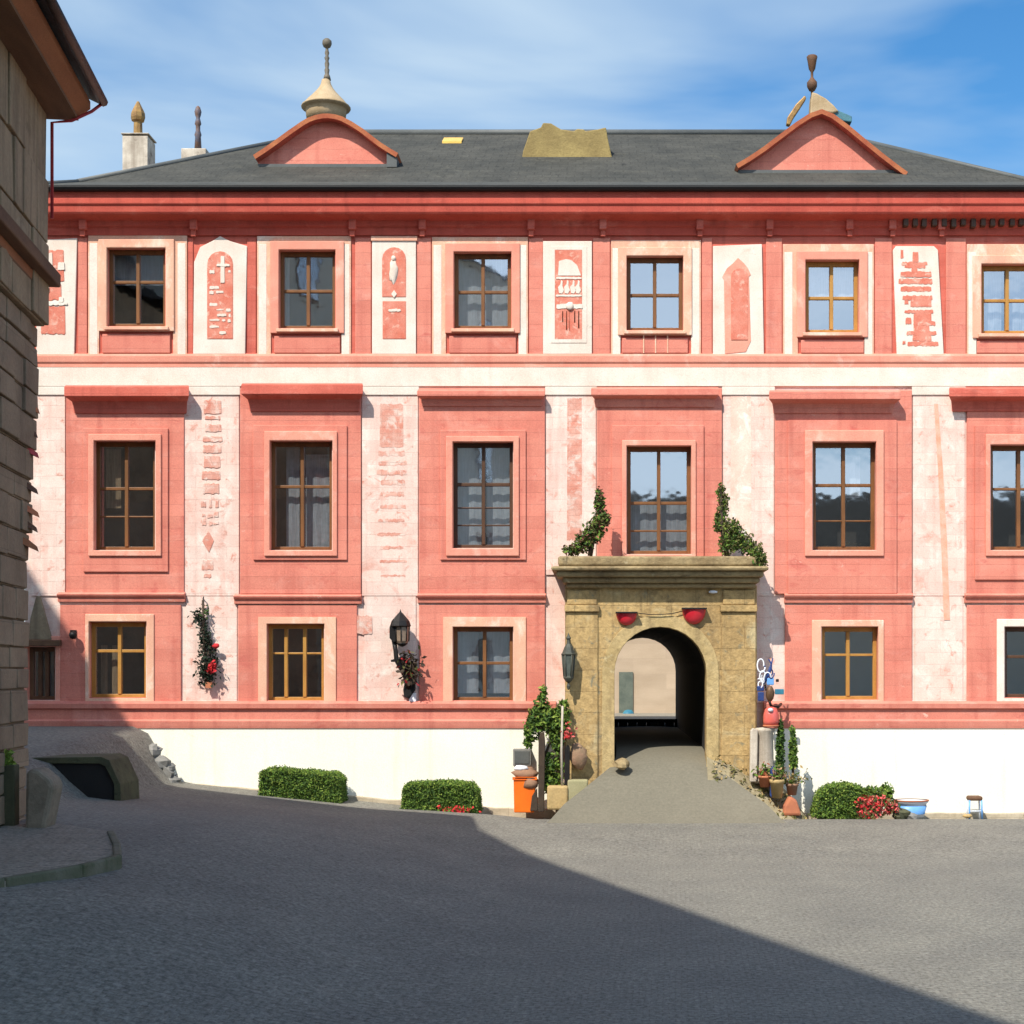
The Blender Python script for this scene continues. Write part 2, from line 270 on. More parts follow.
m_foot = mat('tan footing stone', (.52, .44, .32), (.40, .33, .23), 2, blotch=((.24, .19, .13), 3, .58, .15), lines=(.9, .6, .012, .3), bump=.6, bscale=18)
m_foot2 = mat('brown grey stone', (.25, .21, .155), (.17, .145, .105), 3, blotch=((.10, .11, .06), 3, .58, .15), bump=.6, bscale=18)
def glass_mat():
    m = bpy.data.materials.new("window glass"); m.use_nodes = True; t = m.node_tree; N = t.nodes; K = t.links.new; N.clear()
    o = N.new("ShaderNodeOutputMaterial"); mix = N.new("ShaderNodeMixShader"); tr = N.new("ShaderNodeBsdfTransparent"); gl = N.new("ShaderNodeBsdfGlossy")
    tr.inputs[0].default_value = (.95, .97, .97, 1); gl.inputs['Roughness'].default_value = .03; gl.inputs[0].default_value = (.92, .96, 1, 1)
    fr = N.new("ShaderNodeLayerWeight"); fr.inputs[0].default_value = .5; pw_ = N.new("ShaderNodeMath"); pw_.operation = 'POWER'; pw_.inputs[1].default_value = 4; K(fr.outputs[1], pw_.inputs[0]); ad = N.new("ShaderNodeMath"); ad.operation = 'MULTIPLY_ADD'; ad.inputs[1].default_value = .6; ad.inputs[2].default_value = .38; K(pw_.outputs[0], ad.inputs[0])
    tc = N.new("ShaderNodeTexCoord"); n = N.new("ShaderNodeTexNoise"); n.inputs['Scale'].default_value = 2.2; n.inputs['Detail'].default_value = 2; K(tc.outputs['Object'], n.inputs['Vector'])
    b = N.new("ShaderNodeBump"); b.inputs['Strength'].default_value = .10; b.inputs['Distance'].default_value = .02; K(n.outputs[0], b.inputs['Height']); K(b.outputs[0], gl.inputs['Normal'])
    K(ad.outputs[0], mix.inputs[0]); K(tr.outputs[0], mix.inputs[1]); K(gl.outputs[0], mix.inputs[2]); K(mix.outputs[0], o.inputs[0]); return m
m_glass = glass_mat()

# ------------------------------------------------------------------ ground
def terr(X, Y):
    p20 = .95 * ss(-1.0, -6.0, X) + max(0, min(.5, .05 * (-6 - X)))
    if X < -9.2: p30 = 1.84
    elif X < -8.3: p30 = lerp(1.84, .72, ss(-9.2, -8.3, X))
    else: p30 = .72 * max(0, min(1, -X / 8.3 - .15)) / .85 if X < 0 else 0
    t = ss(18.5, 29.5, Y)
    h = (p20 * (1 - t) + p30 * t) * ss(8, 14.5, Y)
    h += .12 * ss(23, 27.5, Y) * (1 - ss(28.5, 29.6, Y)) * ss(-5, -2, X)
    return h
def drop(px, py):                                   # where the sight line through a pixel meets the ground
    Y = 8.0
    while Y < 29.9:
        if PZ(py, Y) <= terr(PX(px, Y), Y): break
        Y += .02
    return Vector((PX(px, Y), Y, terr(PX(px, Y), Y)))
def frange(a, b, s): return [a + s * i for i in range(int(round((b - a) / s)) + 1)]
xs = [-400, -150, -70, -40, -25] + frange(-18, 12, .3) + [16, 25, 40, 70, 150, 400]
ys = [-300, -120, -50, -20, -5] + frange(3, 31, .3) + [34, 40, 60, 100, 200, 500]
g = MB(); nx = len(xs)
g.v = [(x, y, terr(x, y)) for y in ys for x in xs]
for j in range(len(ys) - 1):
    for i in range(nx - 1):
        g.f.append((j * nx + i, j * nx + i + 1, (j + 1) * nx + i + 1, (j + 1) * nx + i)); g.m.append(0); g.sm.append(True)
structure("ground", g, m_setts)

# ramp through the gateway
RC = PX(663, 29.4)
prof = [(27.6, .02, 2.4), (28.0, .17, 2.16), (28.4, .42, 1.92), (28.8, .68, 1.55), (29.1, .88, 1.28), (29.4, 1.07, 1.02), (29.9, 1.22, .92), (30.6, 1.34, .90), (31.2, 1.37, .90), (34, 1.37, .90), (42.3, 1.37, .90)]
rb = MB(); n = len(prof); W = 9
for Y, z, hw in prof:
    for k in range(W):
        u = -1 + 2 * k / (W - 1); rb.v.append((RC + u * hw, Y, z + .03 * (1 - u * u)))
for i in range(n - 1):
    for k in range(W - 1): a = i * W + k; rb.f.append((a, a + 1, a + W + 1, a + W)); rb.m.append(0); rb.sm.append(True)
for sgn, k in ((-1, 0), (1, W - 1)):
    for i in range(n - 1):
        p, q = rb.v[i * W + k], rb.v[(i + 1) * W + k]
        rb.face([p, q, (q[0], q[1], -.2), (p[0], p[1], -.2)])
structure("ramp", rb, m_ramp)
cg = MB(); cg.box(-18, 18, 42.3, 60, .9, 1.36); structure("courtyard", cg, m_pave)

# raised pavement by the corner house
kz = 1.0
kp = [(-5.12, 16.0), (-5.98, 18.4), (-6.9, 19.05), (-12, 18.3), (-14, 12.5), (-7.0, 13.3), (-5.65, 14.25), (-5.25, 15.2)]
kb = MB(); v = [(x, y, kz + .04 * (-6 - x) * (1 if x > -8 else .6)) for x, y in kp]; nn = len(kp)
kb.mesh(v + [(x, y, .3) for x, y in kp], [tuple(range(nn))] + [((i + 1) % nn, i, i + nn, (i + 1) % nn + nn) for i in range(nn)])
po = structure("pavement", kb, m_pave)
kk = MB()                                           # kerb stones along its rim
rim = [kp[7], kp[0], kp[1]]
edge = [(-6.5, 13.65, kz - .0), (-5.65, 14.25, kz), (-5.25, 15.2, kz), (-5.12, 16.0, kz), (-5.5, 17.15, kz), (-5.98, 18.4, kz)]
for a, b in zip(edge[:-1], edge[1:]):
    a, b = Vector(a), Vector(b); d = (b - a).normalized(); nrm = Vector((d.y, -d.x, 0)); a2, b2 = a + d * .006, b - d * .006
    q = [a2 + nrm * .02, b2 + nrm * .02, b2 - nrm * .07, a2 - nrm * .07]
    kk.mesh([(p.x, p.y, .55) for p in q] + [(p.x, p.y, p.z + .018) for p in q], [(3, 2, 1, 0), (4, 5, 6, 7), (0, 1, 5, 4), (1, 2, 6, 5), (2, 3, 7, 6), (3, 0, 4, 7)])
m_kerb = mat("mossy kerb", (.15, .145, .105), (.10, .105, .065), 2.5, blotch=((.06, .075, .035), 3, .52, .2), bump=.5, bscale=20)
structure("kerb", kk, m_kerb, bevel=.02)

# ------------------------------------------------------------------ the palace
PY = 30.0
XL, XR, YB = PX(25, PY), PX(1085, PY), 42.0
pal = thing("palace", "long three storey pink palace with slate roof and stone gateway", "palace", ((XL + XR) / 2, PY, 0))
UW = [(107, 165, 248, 326), (279, 335, 250, 328), (454, 511, 252, 328), (627, 683, 256, 330), (806, 859, 260, 332), (982, 1036, 264, 333)]
MW = [(94, 155, 441, 550), (270, 332, 441, 550), (453, 513, 442, 548), (627, 691, 446, 554), (813, 876, 442, 550), (991, 1050, 445, 550)]
GW = [(89, 146, 622, 698), (267, 324, 624, 701), (453, 513, 627, 701), (822, 878, 627, 700), (1005, 1062, 627, 698)]
GW0 = (27, 55, 647, 700)
ARCH = (567, 755, 590, 830)                          # hole behind the gateway
holes = UW + MW + GW + [GW0, ARCH]
def wall_grid(holes, x0, x1, y0, y1, Y, mfun, ylev=()):
    b = MB(); X = sorted(set([x0, x1] + [h for r in holes for h in r[:2]])); Yy = sorted(set([y0, y1] + list(ylev) + [h for r in holes for h in r[2:]]))
    X = [x for x in X if x0 <= x <= x1]; Yy = [y for y in Yy if y0 <= y <= y1]
    for a, c in zip(X[:-1], X[1:]):
        for d, e in zip(Yy[:-1], Yy[1:]):
            mx_, my_ = (a + c) / 2, (d + e) / 2
            if any(r[0] < mx_ < r[1] and r[2] < my_ < r[3] for r in holes): continue
            b.face([P(a, e, Y), P(c, e, Y), P(c, d, Y), P(a, d, Y)], mfun(mx_, my_))
    return b
wb = wall_grid(holes, 25, 1085, 200, 845, PY, lambda x, y: 0 if y < 357 else 1, (357,))
for r in UW + MW + GW + [GW0]:                       # reveals
    a, b_, c, d = PX(r[0], PY), PX(r[1], PY), PZ(r[3], PY), PZ(r[2], PY)
    for q in ([(a, PY, c), (a, PY, d), (a, PY + .32, d), (a, PY + .32, c)], [(b_, PY, d), (b_, PY, c), (b_, PY + .32, c), (b_, PY + .32, d)],
              [(a, PY, d), (b_, PY, d), (b_, PY + .32, d), (a, PY + .32, d)], [(b_, PY, c), (a, PY, c), (a, PY + .32, c), (b_, PY + .32, c)]): wb.face(q, 2)
zt = PZ(200, PY)
wb.face([(XL, YB, -.5), (XL, PY, -.5), (XL, PY, zt), (XL, YB, zt)], 1); wb.face([(XR, PY, -.5), (XR, YB, -.5), (XR, YB, zt), (XR, PY, zt)], 1)
pw = 1.6
for x0, x1, z0, z1 in ((XL, RC - pw, -.5, zt), (RC + pw, XR, -.5, zt), (RC - pw, RC + pw, 4.6, zt)):
    wb.face([(x1, YB, z0), (x0, YB, z0), (x0, YB, z1), (x1, YB, z1)], 1)
wb.build("wall", [m_red, m_pale, m_salmon], pal)

# plinth, base moulding
for x0, x1 in ((25, 556), (764, 1085)):
    b = MB(); b.pbox(x0 - (0 if x0 == 25 else 0), x1, 727, 845, PY - .12, PY); b.build("plinth", m_plinth, pal)
    b = MB(); Y = PY
    za, zb, zc, zd = PZ(702, Y), PZ(708, Y), PZ(722, Y), PZ(728, Y)
    pr = [(Y, zd), (Y - .14, zd), (Y - .15, zd + .05), (Y - .16, zc + .02), (Y - .11, zc + .06), (Y - .11, zb - .03), (Y - .17, zb), (Y - .18, za - .03), (Y - .08, za + .02), (Y, za + .02)]
    b.profile(pr[::-1], PX(x0 - 1, Y), PX(x1 if x0 == 25 else x1 + 1, Y)); b.build("base_moulding", m_pink, pal)
for x0, x1, f0, f1 in ((190, 556, 793, 845), (764, 1085, 812, 845)):
    b = MB(); Yf = PY - .20; n_ = 24
    top = [(lerp(x0, x1, i / n_), (lerp(784, 809, min(1, i / n_ * 1.12)) if x0 == 190 else 813) + random.uniform(-.7, .7)) for i in range(n_ + 1)]
    b.pprism([(x0, 845)] + top + [(x1, 845)], Yf, PY); b.build("footing", m_foot, pal, bevel=.02)
# string course between the upper storeys
b = MB(); Y = PY; za, zb = PZ(356, Y), PZ(366, Y)
b.profile([(Y, zb - .05), (Y - .05, zb - .03), (Y - .05, zb + .03), (Y - .075, zb + .07), (Y - .085, za - .02), (Y - .07, za + .02), (Y, za + .05)][::-1], XL - .05, XR + .05); b.build("string_course", m_salmon, pal)
b = MB(); b.pbox(25, 1085, 366.5, 386, PY - .045, PY); b.build("white_band", m_white, pal)
# main cornice under the eaves
ev = PZ(195, PY - .5)                             # height of the eaves
b = MB(); za = ev + .11; zb = PZ(214, Y - .4)
zf = PZ(236, Y)
b.profile([(Y, zf), (Y - .05, zf), (Y - .05, zb - .18), (Y - .10, zb - .14), (Y - .12, zb - .05), (Y - .24, zb - .02), (Y - .36, zb + .01), (Y - .385, zb + .05), (Y - .40, zb + .16), (Y - .435, zb + .20), (Y - .435, zb + .30), (Y - .42, zb + .33), (Y - .42, za), (Y, za)][::-1], XL - .06, XR + .06)
b.build("cornice", mat("deep red plaster", (.52, .095, .062), (.43, .07, .047), .9, (1, 1, 2.5), blotch=((.60, .17, .12), 1.6, .56, .25), streak=((.26, .045, .03), .53, .5)), pal, bevel=.012)
# dentils at the right end of the cornice
for k in range(13):
    x = 903 + k * 9.7 + random.uniform(-.6, .6)
    b = MB(); b.pbox(x, x + 5.2, 217 + random.uniform(-.7, .7), 226 + random.uniform(-1, 1), PY - .20, PY - .055); b.build("dentil", m_dkwood, pal, bevel=.015)
for x in (82, 193, 352, 422, 531, 603, 700, 770, 850, 893, 942):   # consoles under the cornice
    b = MB(); b.pbox(x - 3.5, x + 3.5, 216, 229, PY - .17, PY - .05); b.pbox(x - 2.5, x + 2.5, 229.3, 236, PY - .11, PY - .05); b.build("bracket", m_red, pal, bevel=.012)

# ---- roof
ev = PZ(195, PY - .5)
ex0, ex1, ey0, ey1 = XL - .45, XR + .45, PY - .50, YB + .5
rz = PZ(134, 36); ry = 36.0; rx0, rx1 = PX(318, 36), PX(832, 36)
def hip(z_e, ins, z_i):
    o = [(ex0, ey0, z_e), (ex1, ey0, z_e), (ex1, ey1, z_e), (ex0, ey1, z_e)]
    i = [(ex0 + ins, ey0 + ins, z_i), (ex1 - ins, ey0 + ins, z_i), (ex1 - ins, ey1 - ins, z_i), (ex0 + ins, ey1 - ins, z_i)]
    return o, i
o_, i_ = hip(ev + .16, 1.25, ev + .66)
rbm = MB()
for k in range(4): rbm.face([o_[k], o_[(k + 1) % 4], i_[(k + 1) % 4], i_[k]], 2)
ra, rc_ = (rx0, ry, rz), (rx1, ry, rz)
rbm.face([i_[0], i_[1], rc_, ra]); rbm.face([i_[1], i_[2], rc_]); rbm.face([i_[2], i_[3], ra, rc_]); rbm.face([i_[3], i_[0], ra])
u_ = [(x, y, ev + .09) for x, y, z in o_]
for k in range(4): rbm.face([u_[k], u_[(k + 1) % 4], o_[(k + 1) % 4], o_[k]], 1)
rbm.face([u_[3], u_[2], u_[1], u_[0]], 1)
roof = rbm.build("roof", [m_slate, m_black, m_flare], pal)
def roof_z(Y): 
    t0, t1 = ey0 + 1.25, ry
    return lerp(ev + .16, ev + .66, (Y - ey0) / 1.25) if Y < t0 else lerp(ev + .66, rz, (Y - t0) / (t1 - t0))
parent_origin[roof.name] = parent_origin[pal.name]
def sub(b, name, m, par, **k):
    """sub-part: same coordinates as the thing's parts"""
    o = b.build(name, m, None, **k); o.parent = par; o.location = (0, 0, 0); return o
# ridge tiles, hip rolls, gutter, eave flashing
b = MB(); b.tube([(rx0, ry, rz + .02), (rx1, ry, rz + .02)], .09, 8); 
for p, q in ((ra, i_[0]), (ra, i_[3]), (rc_, i_[1]), (rc_, i_[2])): b.tube([p, q], .07, 6)
for k in range(4): b.tube([i_[k], o_[k]], .06, 6)
sub(b, "ridge_capping", m_lead, roof)
b = MB(); zz = ev + .10
b.profile([(ey0 - .03, zz), (ey0 - .06, zz + .04), (ey0 - .06, zz + .08), (ey0 - .05, zz + .08), (ey0 - .005, zz + .07), (ey0 - .005, zz - .01)], ex0, ex1); b.build("gutter", m_black, pal)
# chimneys rising behind the left hip
def chimney(px0, px1, pyt, Y, kind):
    c = MB(); x0, x1 = PX(px0, Y), PX(px1, Y); z = PZ(pyt, Y)
    if kind == 0:
        c.box(x0 + .03, x1 - .03, Y, Y + .6, 12.4, z - .06); c.box(x0, x1, Y - .03, Y + .63, z - .03, z)
        o = sub(c, "chimney", m_white2, roof, bevel=.02)
        d = MB(); xc = PX(138, Y + .3); d.lathe([(0, 0), (.11, 0), (.10, .36), (.15, .39), (.17, .46), (.165, .56), (.13, .64), (.08, .74), (.03, .84), (0, .86)], (xc, Y + .3, z), 8, smooth=False)
        sub(d, "finial", m_gold, roof)
    else:
        c.box(x0, x1, Y, Y + .5, 12.6, z); sub(c, "chimney", m_white2, roof, bevel=.02)
        d = MB(); xc = PX(198, Y + .25); d.lathe([(0, 0), (.09, 0), (.07, .35), (.085, .4), (.055, .5), (.055, .62), (.08, .66), (.06, .75), (.045, .8), (.07, .87), (.085, .95), (.05, 1.06), (0, 1.1)], (xc, Y + .25, z), 10)
        sub(d, "finial", mat('blue grey metal', (.09, .10, .14), (.16, .09, .06), 6, rough=.6), roof)
chimney(121, 149, 133, 35.0, 0); chimney(181, 206, 148, 35.6, 1)
# ruined ochre parapet stub and small skylight on the front slope
b = MB(); Yp = 30.7
while PZ(157, Yp) > roof_z(Yp): Yp += .02
b.pprism([(521, 165), (523, 151), (530, 131), (541, 127), (543, 122.5), (551, 123), (561, 129), (574, 131), (577, 128.5), (584, 129), (585, 131), (598, 129), (606, 127), (608, 139), (612, 157), (611, 166)], Yp, Yp + .55)
sub(b, "parapet_stub", mat("weathered ochre render", (.30, .225, .085), (.22, .16, .06), 2.2, blotch=((.12, .09, .035), 3, .6, .2), bump=.7, bscale=14), roof, bevel=.03)
b = MB(); Ys = 35.05; zs = roof_z(Ys)
b.mesh([(PX(443, Ys) + dx, Ys + dy, roof_z(Ys + dy) + dz) for dz in (-.02, .05) for dx, dy in ((0, -.2), (.45, -.2), (.45, .25), (0, .25))], [(0, 3, 2, 1), (4, 5, 6, 7), (0, 1, 5, 4), (1, 2, 6, 5), (2, 3, 7, 6), (3, 0, 4, 7)])
sub(b, "roof_light", mat("yellow roof glass", (.75, .48, .10), (.6, .38, .08), 3, rough=.3), roof)

# ---- dormers
def dormer(pts, base, Yt, edge_m, lab):
    Yd = Yt - .24
    d = MB(); top = [(PX(x, Yd), PZ(y, Yd)) for x, y in pts]; th = .10
    low = []
    for i, (x, z) in enumerate(top):
        a, c = top[max(0, i - 1)], top[min(len(top) - 1, i + 1)]; dx, dz = c[0] - a[0], c[1] - a[1]; l = math.hypot(dx, dz)
        low.append((x + dz / l * th * .9, z - dx / l * th))
    n = len(top); Yb_ = Yd + 3.2; v = [(x, Yd, z) for x, z in top] + [(x, Yd, z) for x, z in low] + [(x, Yb_, z) for x, z in top] + [(x, Yb_, z) for x, z in low]
    for i in range(n - 1):
        d.mesh([v[i], v[i + 1], v[n + i + 1], v[n + i]], [(3, 2, 1, 0)], 0)
        d.mesh([v[i], v[i + 1], v[2 * n + i + 1], v[2 * n + i]], [(0, 1, 2, 3)], 1, True)
        d.mesh([v[n + i], v[n + i + 1], v[3 * n + i + 1], v[3 * n + i]], [(3, 2, 1, 0)], 2, True)
    for i in (0, n - 1): d.mesh([v[i], v[n + i], v[3 * n + i], v[2 * n + i]], [(0, 1, 2, 3)], 0)
    o = tag(d.build("dormer", [edge_m, m_slate, m_red], pal), lab)
    f = MB(); zb_ = PZ(base, Yd + .24)
    f.prism([(x * 1, z + .02) for x, z in low] + [(low[-1][0] - .1, zb_ - .6), (low[0][0] + .1, zb_ - .6)], Yd + .24, Yd + 3.0)
    sub(f, "tympanum", m_pink, o)
    f = MB(); inner = [(PX(VX, 1) + lerp(sum(x for x, _ in low) / n, x, .62), lerp(zb_ + .05, z, .66)) for x, z in low]
    s_ = MB(); s_.box(low[0][0] + .02, low[-1][0] - .02, Yt - .1, Yt + .3, zb_ - .12, zb_ + .012); sub(s_, "dormer_sill", m_lead, o)
    return o
dl = [(253, 155), (263, 148.5), (275, 140), (288, 130.5), (301, 121.5), (308, 117.5), (315, 115), (322, 113.6), (328, 113.4), (335, 114.3), (342, 116.3), (352, 121.5), (363, 128.6), (372, 135.8), (381, 142.6), (390, 148.3), (398, 153)]
dr = [(736, 164), (748, 157), (763, 147), (780, 134), (796, 122), (810, 113), (822, 109), (834, 114), (850, 126), (868, 141), (884, 154), (897, 164), (908, 172)]
def on_roof(py):
    Y = 29.6
    while PZ(py, Y) > roof_z(Y): Y += .01
    return Y
YT1, YT2 = on_roof(166), on_roof(172)
d1 = dormer(dl, 166, YT1, m_orange, "dormer with a bell shaped ochre cap")
d2 = dormer(dr, 172, YT2, m_orange, "dormer with a thin spindle and broken ornaments")
Yd = YT1 + .35
b = MB(); s50 = Yd / F
def lp(pts, base): return [(r * s50, (base - y) * s50) for r, y in pts]
b.lathe(lp([(0, 124), (19, 122), (20, 114), (20.5, 110.2), (20.8, 109.8), (24.2, 108.6), (24.6, 107.6), (24.2, 106.8), (22, 105.2), (18.5, 101), (14.5, 97), (10, 92), (7, 88), (5, 84), (4.2, 80), (0, 79.5)], 124), P(326, 124, Yd), 24); sub(b, "bell_cap", m_bell, d1)
b = MB(); b.lathe(lp([(0, 80), (4, 80), (3, 76), (2, 74), (2.6, 70), (1.7, 68), (2.4, 64), (1.6, 61), (2.6, 58), (1.5, 56), (2.3, 53), (1.5, 50), (1.5, 48), (3.5, 47), (4.8, 44), (4.5, 41), (2.5, 39), (0, 38.5)], 80), P(327, 80, Yd), 12); sub(b, "spindle", mat("weathered bronze", (.16, .13, .09), (.10, .09, .07), 5, rough=.6), d1)
Yd = YT2 + .35
b = MB(); b.lathe(lp([(0, 112), (2, 110), (1.2, 100), (1.2, 92), (3, 91), (5, 87), (5, 83), (2.5, 80), (1.3, 78), (1.3, 73), (3.2, 70), (4.5, 62), (5.4, 58), (4.5, 57), (0, 57.5)], 112), P(812, 112, Yd), 12); sub(b, "spindle", mat("rusted spindle", (.14, .065, .03), (.09, .05, .03), 6, rough=.7), d2)
b = MB(); b.pprism([(810, 116), (811, 100), (812, 91.5), (817, 93), (826, 98), (834, 105), (839, 111), (833, 113), (822, 112)], Yd - .05, Yd + .25); sub(b, "shell_ornament", m_bell, d2, bevel=.03)
b = MB(); b.pprism([(821, 110), (830, 108.5), (838, 110), (845, 113), (852, 116), (852, 122), (844, 121), (834, 117)], Yd + .0, Yd + .3); sub(b, "copper_scrap", mat("green copper", (.08, .22, .25), (.05, .12, .16), 5, rough=.6), d2, bevel=.02)
b = MB(); b.pprism([(786.5, 124), (787.5, 117), (796, 104), (805, 95), (806.5, 98), (800, 108), (794, 117), (790, 125)], Yd, Yd + .15); sub(b, "gilt_horn", m_gold, d2, bevel=.02)
b = MB(); b.box(PX(388, YT1), PX(398, YT1), YT1 - .2, YT1 + .3, PZ(170, YT1), PZ(156, YT1)); sub(b, "lead_flashing", m_lead, d1)

# ---- windows
def window(r, lights, wood, sur=None, sill=True, curtain=None, bar=None, setback=.14, curt_m=None, lab=None):
    """r opening; lights=(columns fractions, rows fractions); sur=list of (rect, proud, mat) surround rings"""
    f = MB(); x0, x1, y0, y1 = r; Y = PY + setback; e = 4.0
    X0, X1, Z0, Z1 = PX(x0, PY) + .002, PX(x1, PY) - .002, PZ(y1, PY) + .002, PZ(y0, PY) - .002
    fw = .075
    def bx(a, b_, c, d, ya, yb): f.box(a, b_, ya, yb, c, d)
    bx(X0, X0 + fw, Z0, Z1, Y, Y + .09); bx(X1 - fw, X1, Z0, Z1, Y, Y + .09); bx(X0 + fw, X1 - fw, Z1 - fw * 1.2, Z1, Y, Y + .09); bx(X0 + fw, X1 - fw, Z0, Z0 + fw, Y, Y + .09)
    cols, rows = lights; iw, ih = X1 - X0 - 2 * fw, Z1 - Z0 - 2.2 * fw
    for c in cols: xc = X0 + fw + iw * c; bx(xc - .035, xc + .035, Z0 + fw, Z1 - fw * 1.2, Y - .018, Y + .08)
    for q in rows: zc = Z1 - fw * 1.2 - ih * q[0]; bx(X0 + fw, X1 - fw, zc - q[1], zc + q[1], Y + .004, Y + .07)
    o = f.build("window", wood, pal, bevel=.008)
    if lab: o['label'] = lab
    p = MB(); p.face([(X0 + fw * .6, Y + .044, Z0 + fw * .6), (X1 - fw * .6, Y + .044, Z0 + fw * .6), (X1 - fw * .6, Y + .044, Z1 - fw * .6), (X0 + fw * .6, Y + .044, Z1 - fw * .6)]); sub(p, "glass", m_glass, o)
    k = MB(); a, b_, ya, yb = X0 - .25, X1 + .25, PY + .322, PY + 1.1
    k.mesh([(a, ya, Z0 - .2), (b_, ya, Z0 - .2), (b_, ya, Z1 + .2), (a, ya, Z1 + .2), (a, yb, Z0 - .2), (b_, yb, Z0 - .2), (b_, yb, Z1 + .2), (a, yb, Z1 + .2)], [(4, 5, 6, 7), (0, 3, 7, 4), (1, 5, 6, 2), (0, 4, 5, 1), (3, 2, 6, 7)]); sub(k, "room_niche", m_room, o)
    if curtain:
        c = MB()
        for (u0, u1, v0, v1) in curtain:
            a, b_ = lerp(X0, X1, u0), lerp(X0, X1, u1); zt_, zb_ = lerp(Z1, Z0, v0), lerp(Z1, Z0, v1); nn = max(6, int((b_ - a) / .03)); pts = []
            for i in range(nn + 1):
                t = i / nn; pts.append((a + (b_ - a) * t, PY + .36 + .009 * math.sin(t * nn * .9 + u0 * 9)))
            c.mesh([(x, y, z) for z in (zt_, zb_) for x, y in pts], [(i, i + 1, nn + 2 + i, nn + 1 + i) for i in range(nn)], 0, True)
        sub(c, "curtain", curt_m or m_curtain, o)
    for rect, proud, m_ in (sur or []):
        s_ = MB(); s_.ring(rect, (x0 - .4, x1 + .4, y0 - .4, y1 + .4), PY - proud, PY + .002); sub(s_, "surround", m_, o, bevel=.014)
    if sill:
        s_ = MB(); s_.pbox(x0 - 3, x1 + 3, y1 + .3, y1 + 3.6, PY - .13, PY + setback - .002); sub(s_, "sill", sill if not sill is True else m_salmon, o, bevel=.01)
    return o
UFr = [(88, 187, 235, 355), (257, 351, 236, 355), (432, 528, 237, 355), (611, 701, 240, 355), (783, 874, 244, 357), (967, 1058, 244, 357)]
ucur = [None, [(0, .12, 0, 1)], [(0, 1, 0, 1)], None, [(0, 1, 0, .5)], [(0, .45, 0, 1), (.55, 1, 0, 1)]]
ulow = {0: (((.5,), ((.42, .05),))), }
for i, r in enumerate(UW):
    mid = (r[2], r[3])
    # outer surround reaches down to the string course: two upright strips and a lintel, then the inner frame
    o = window(r, ((.5,), ((.5 if i else .40, .03),)), m_wood if i not in (4, 5) else m_oak, [((r[0] - 9, r[1] + 9, r[2] - 9, r[3] + 5), .075, m_cream if i in (0, 3, 5) else m_salmon)], curtain=ucur[i] if i != 0 else [(.0, 1, 0, .42)], sill=m_cream, curt_m=m_curtain)
    fx = UFr[i]; s_ = MB()
    for a, b_ in ((fx[0], fx[0] + 9), (fx[0] + 9.2, r[0] - 9.2), (r[1] + 9.2, fx[1] - 10), (fx[1] - 9.8, fx[1])):
        pass
    s_.pprism([(fx[0], 355.5), (fx[0], fx[2]), (fx[1], fx[2]), (fx[1], 355.5), (r[1] + 8, 355.5), (r[1] + 8, r[2] - 8), (r[0] - 8, r[2] - 8), (r[0] - 8, 355.5)], PY - .035, PY + .002); sub(s_, "outer_surround", m_cream, o, bevel=.01)
    for a, b_ in ((fx[0] + 1.5, fx[0] + 9.5), (fx[1] - 9.5, fx[1] - 1.5)):
        s2 = MB(); s2.pbox(a, b_, fx[2] + 8, 355.5, PY - .040, PY - .02); sub(s2, "white_strip", m_white, o, bevel=.008)
    s3 = MB(); s3.pbox(r[0] - 5, r[1] + 5, r[3] + 8, 353, PY - .05, PY + .002); sub(s3, "apron_panel", m_pink, o, bevel=.012)
    if i == 3:
        s4 = MB()
        for x in (643, 655, 667): s4.pbox(x, x + 1.2, 333.5, 353, PY - .062, PY - .045)
        sub(s4, "apron_fillet", m_cream, o)
Pn = [(66, 184, 388, 594), (240, 361, 388, 594), (419, 545, 388, 594), (597, 722, 388, 566), (775, 912, 390, 594), (967, 1085, 388, 594)]
MFr = [((83, 168, 428, 572), (88, 161, 434, 556)), ((253, 347, 425, 560), (264, 337, 431, 556)), ((440, 526, 430, 560), (446, 519, 436, 556)), ((612, 704, 425, 563), (622, 696, 440, 560)), ((788, 897, 420, 594), (805, 884, 430, 556)), ((975, 1072, 425, 580), (986, 1056, 434, 556))]
mcur = [[(.1, .35, .05, .6)], [(.2, .42, 0, 1), (.52, 1, .1, 1)], [(0, .45, 0, 1), (.55, 1, 0, 1)], [(0, 1, .5, 1)], [(.5, .8, .1, .5)], None]
mrow = [((.42, .03), (.70, .014)), ((.40, .03),), ((.38, .035), (.62, .014), (.80, .014)), ((.52, .03), (.80, .018)), ((.38, .03), (.74, .014)), ((.40, .025),)]
for i, r in enumerate(MW):
    p_ = Pn[i]; b = MB(); b.ring(p_, (r[0] - 5, r[1] + 5, r[2] - 5, r[3] + 5), PY - .06, PY + .001); b.build("wall_panel", m_pink, pal, bevel=.012)
    fo, fi = MFr[i]
    window(r, ((.5,), mrow[i]), [m_wood, m_wood, m_dkwood, m_wood, m_wood, m_wood][i], [(fo, .10, m_pink), (fi, .14, m_salmon)], curtain=mcur[i], sill=m_salmon if i != 0 else m_cream, curt_m=m_curtain if i != 0 else m_curtdk)
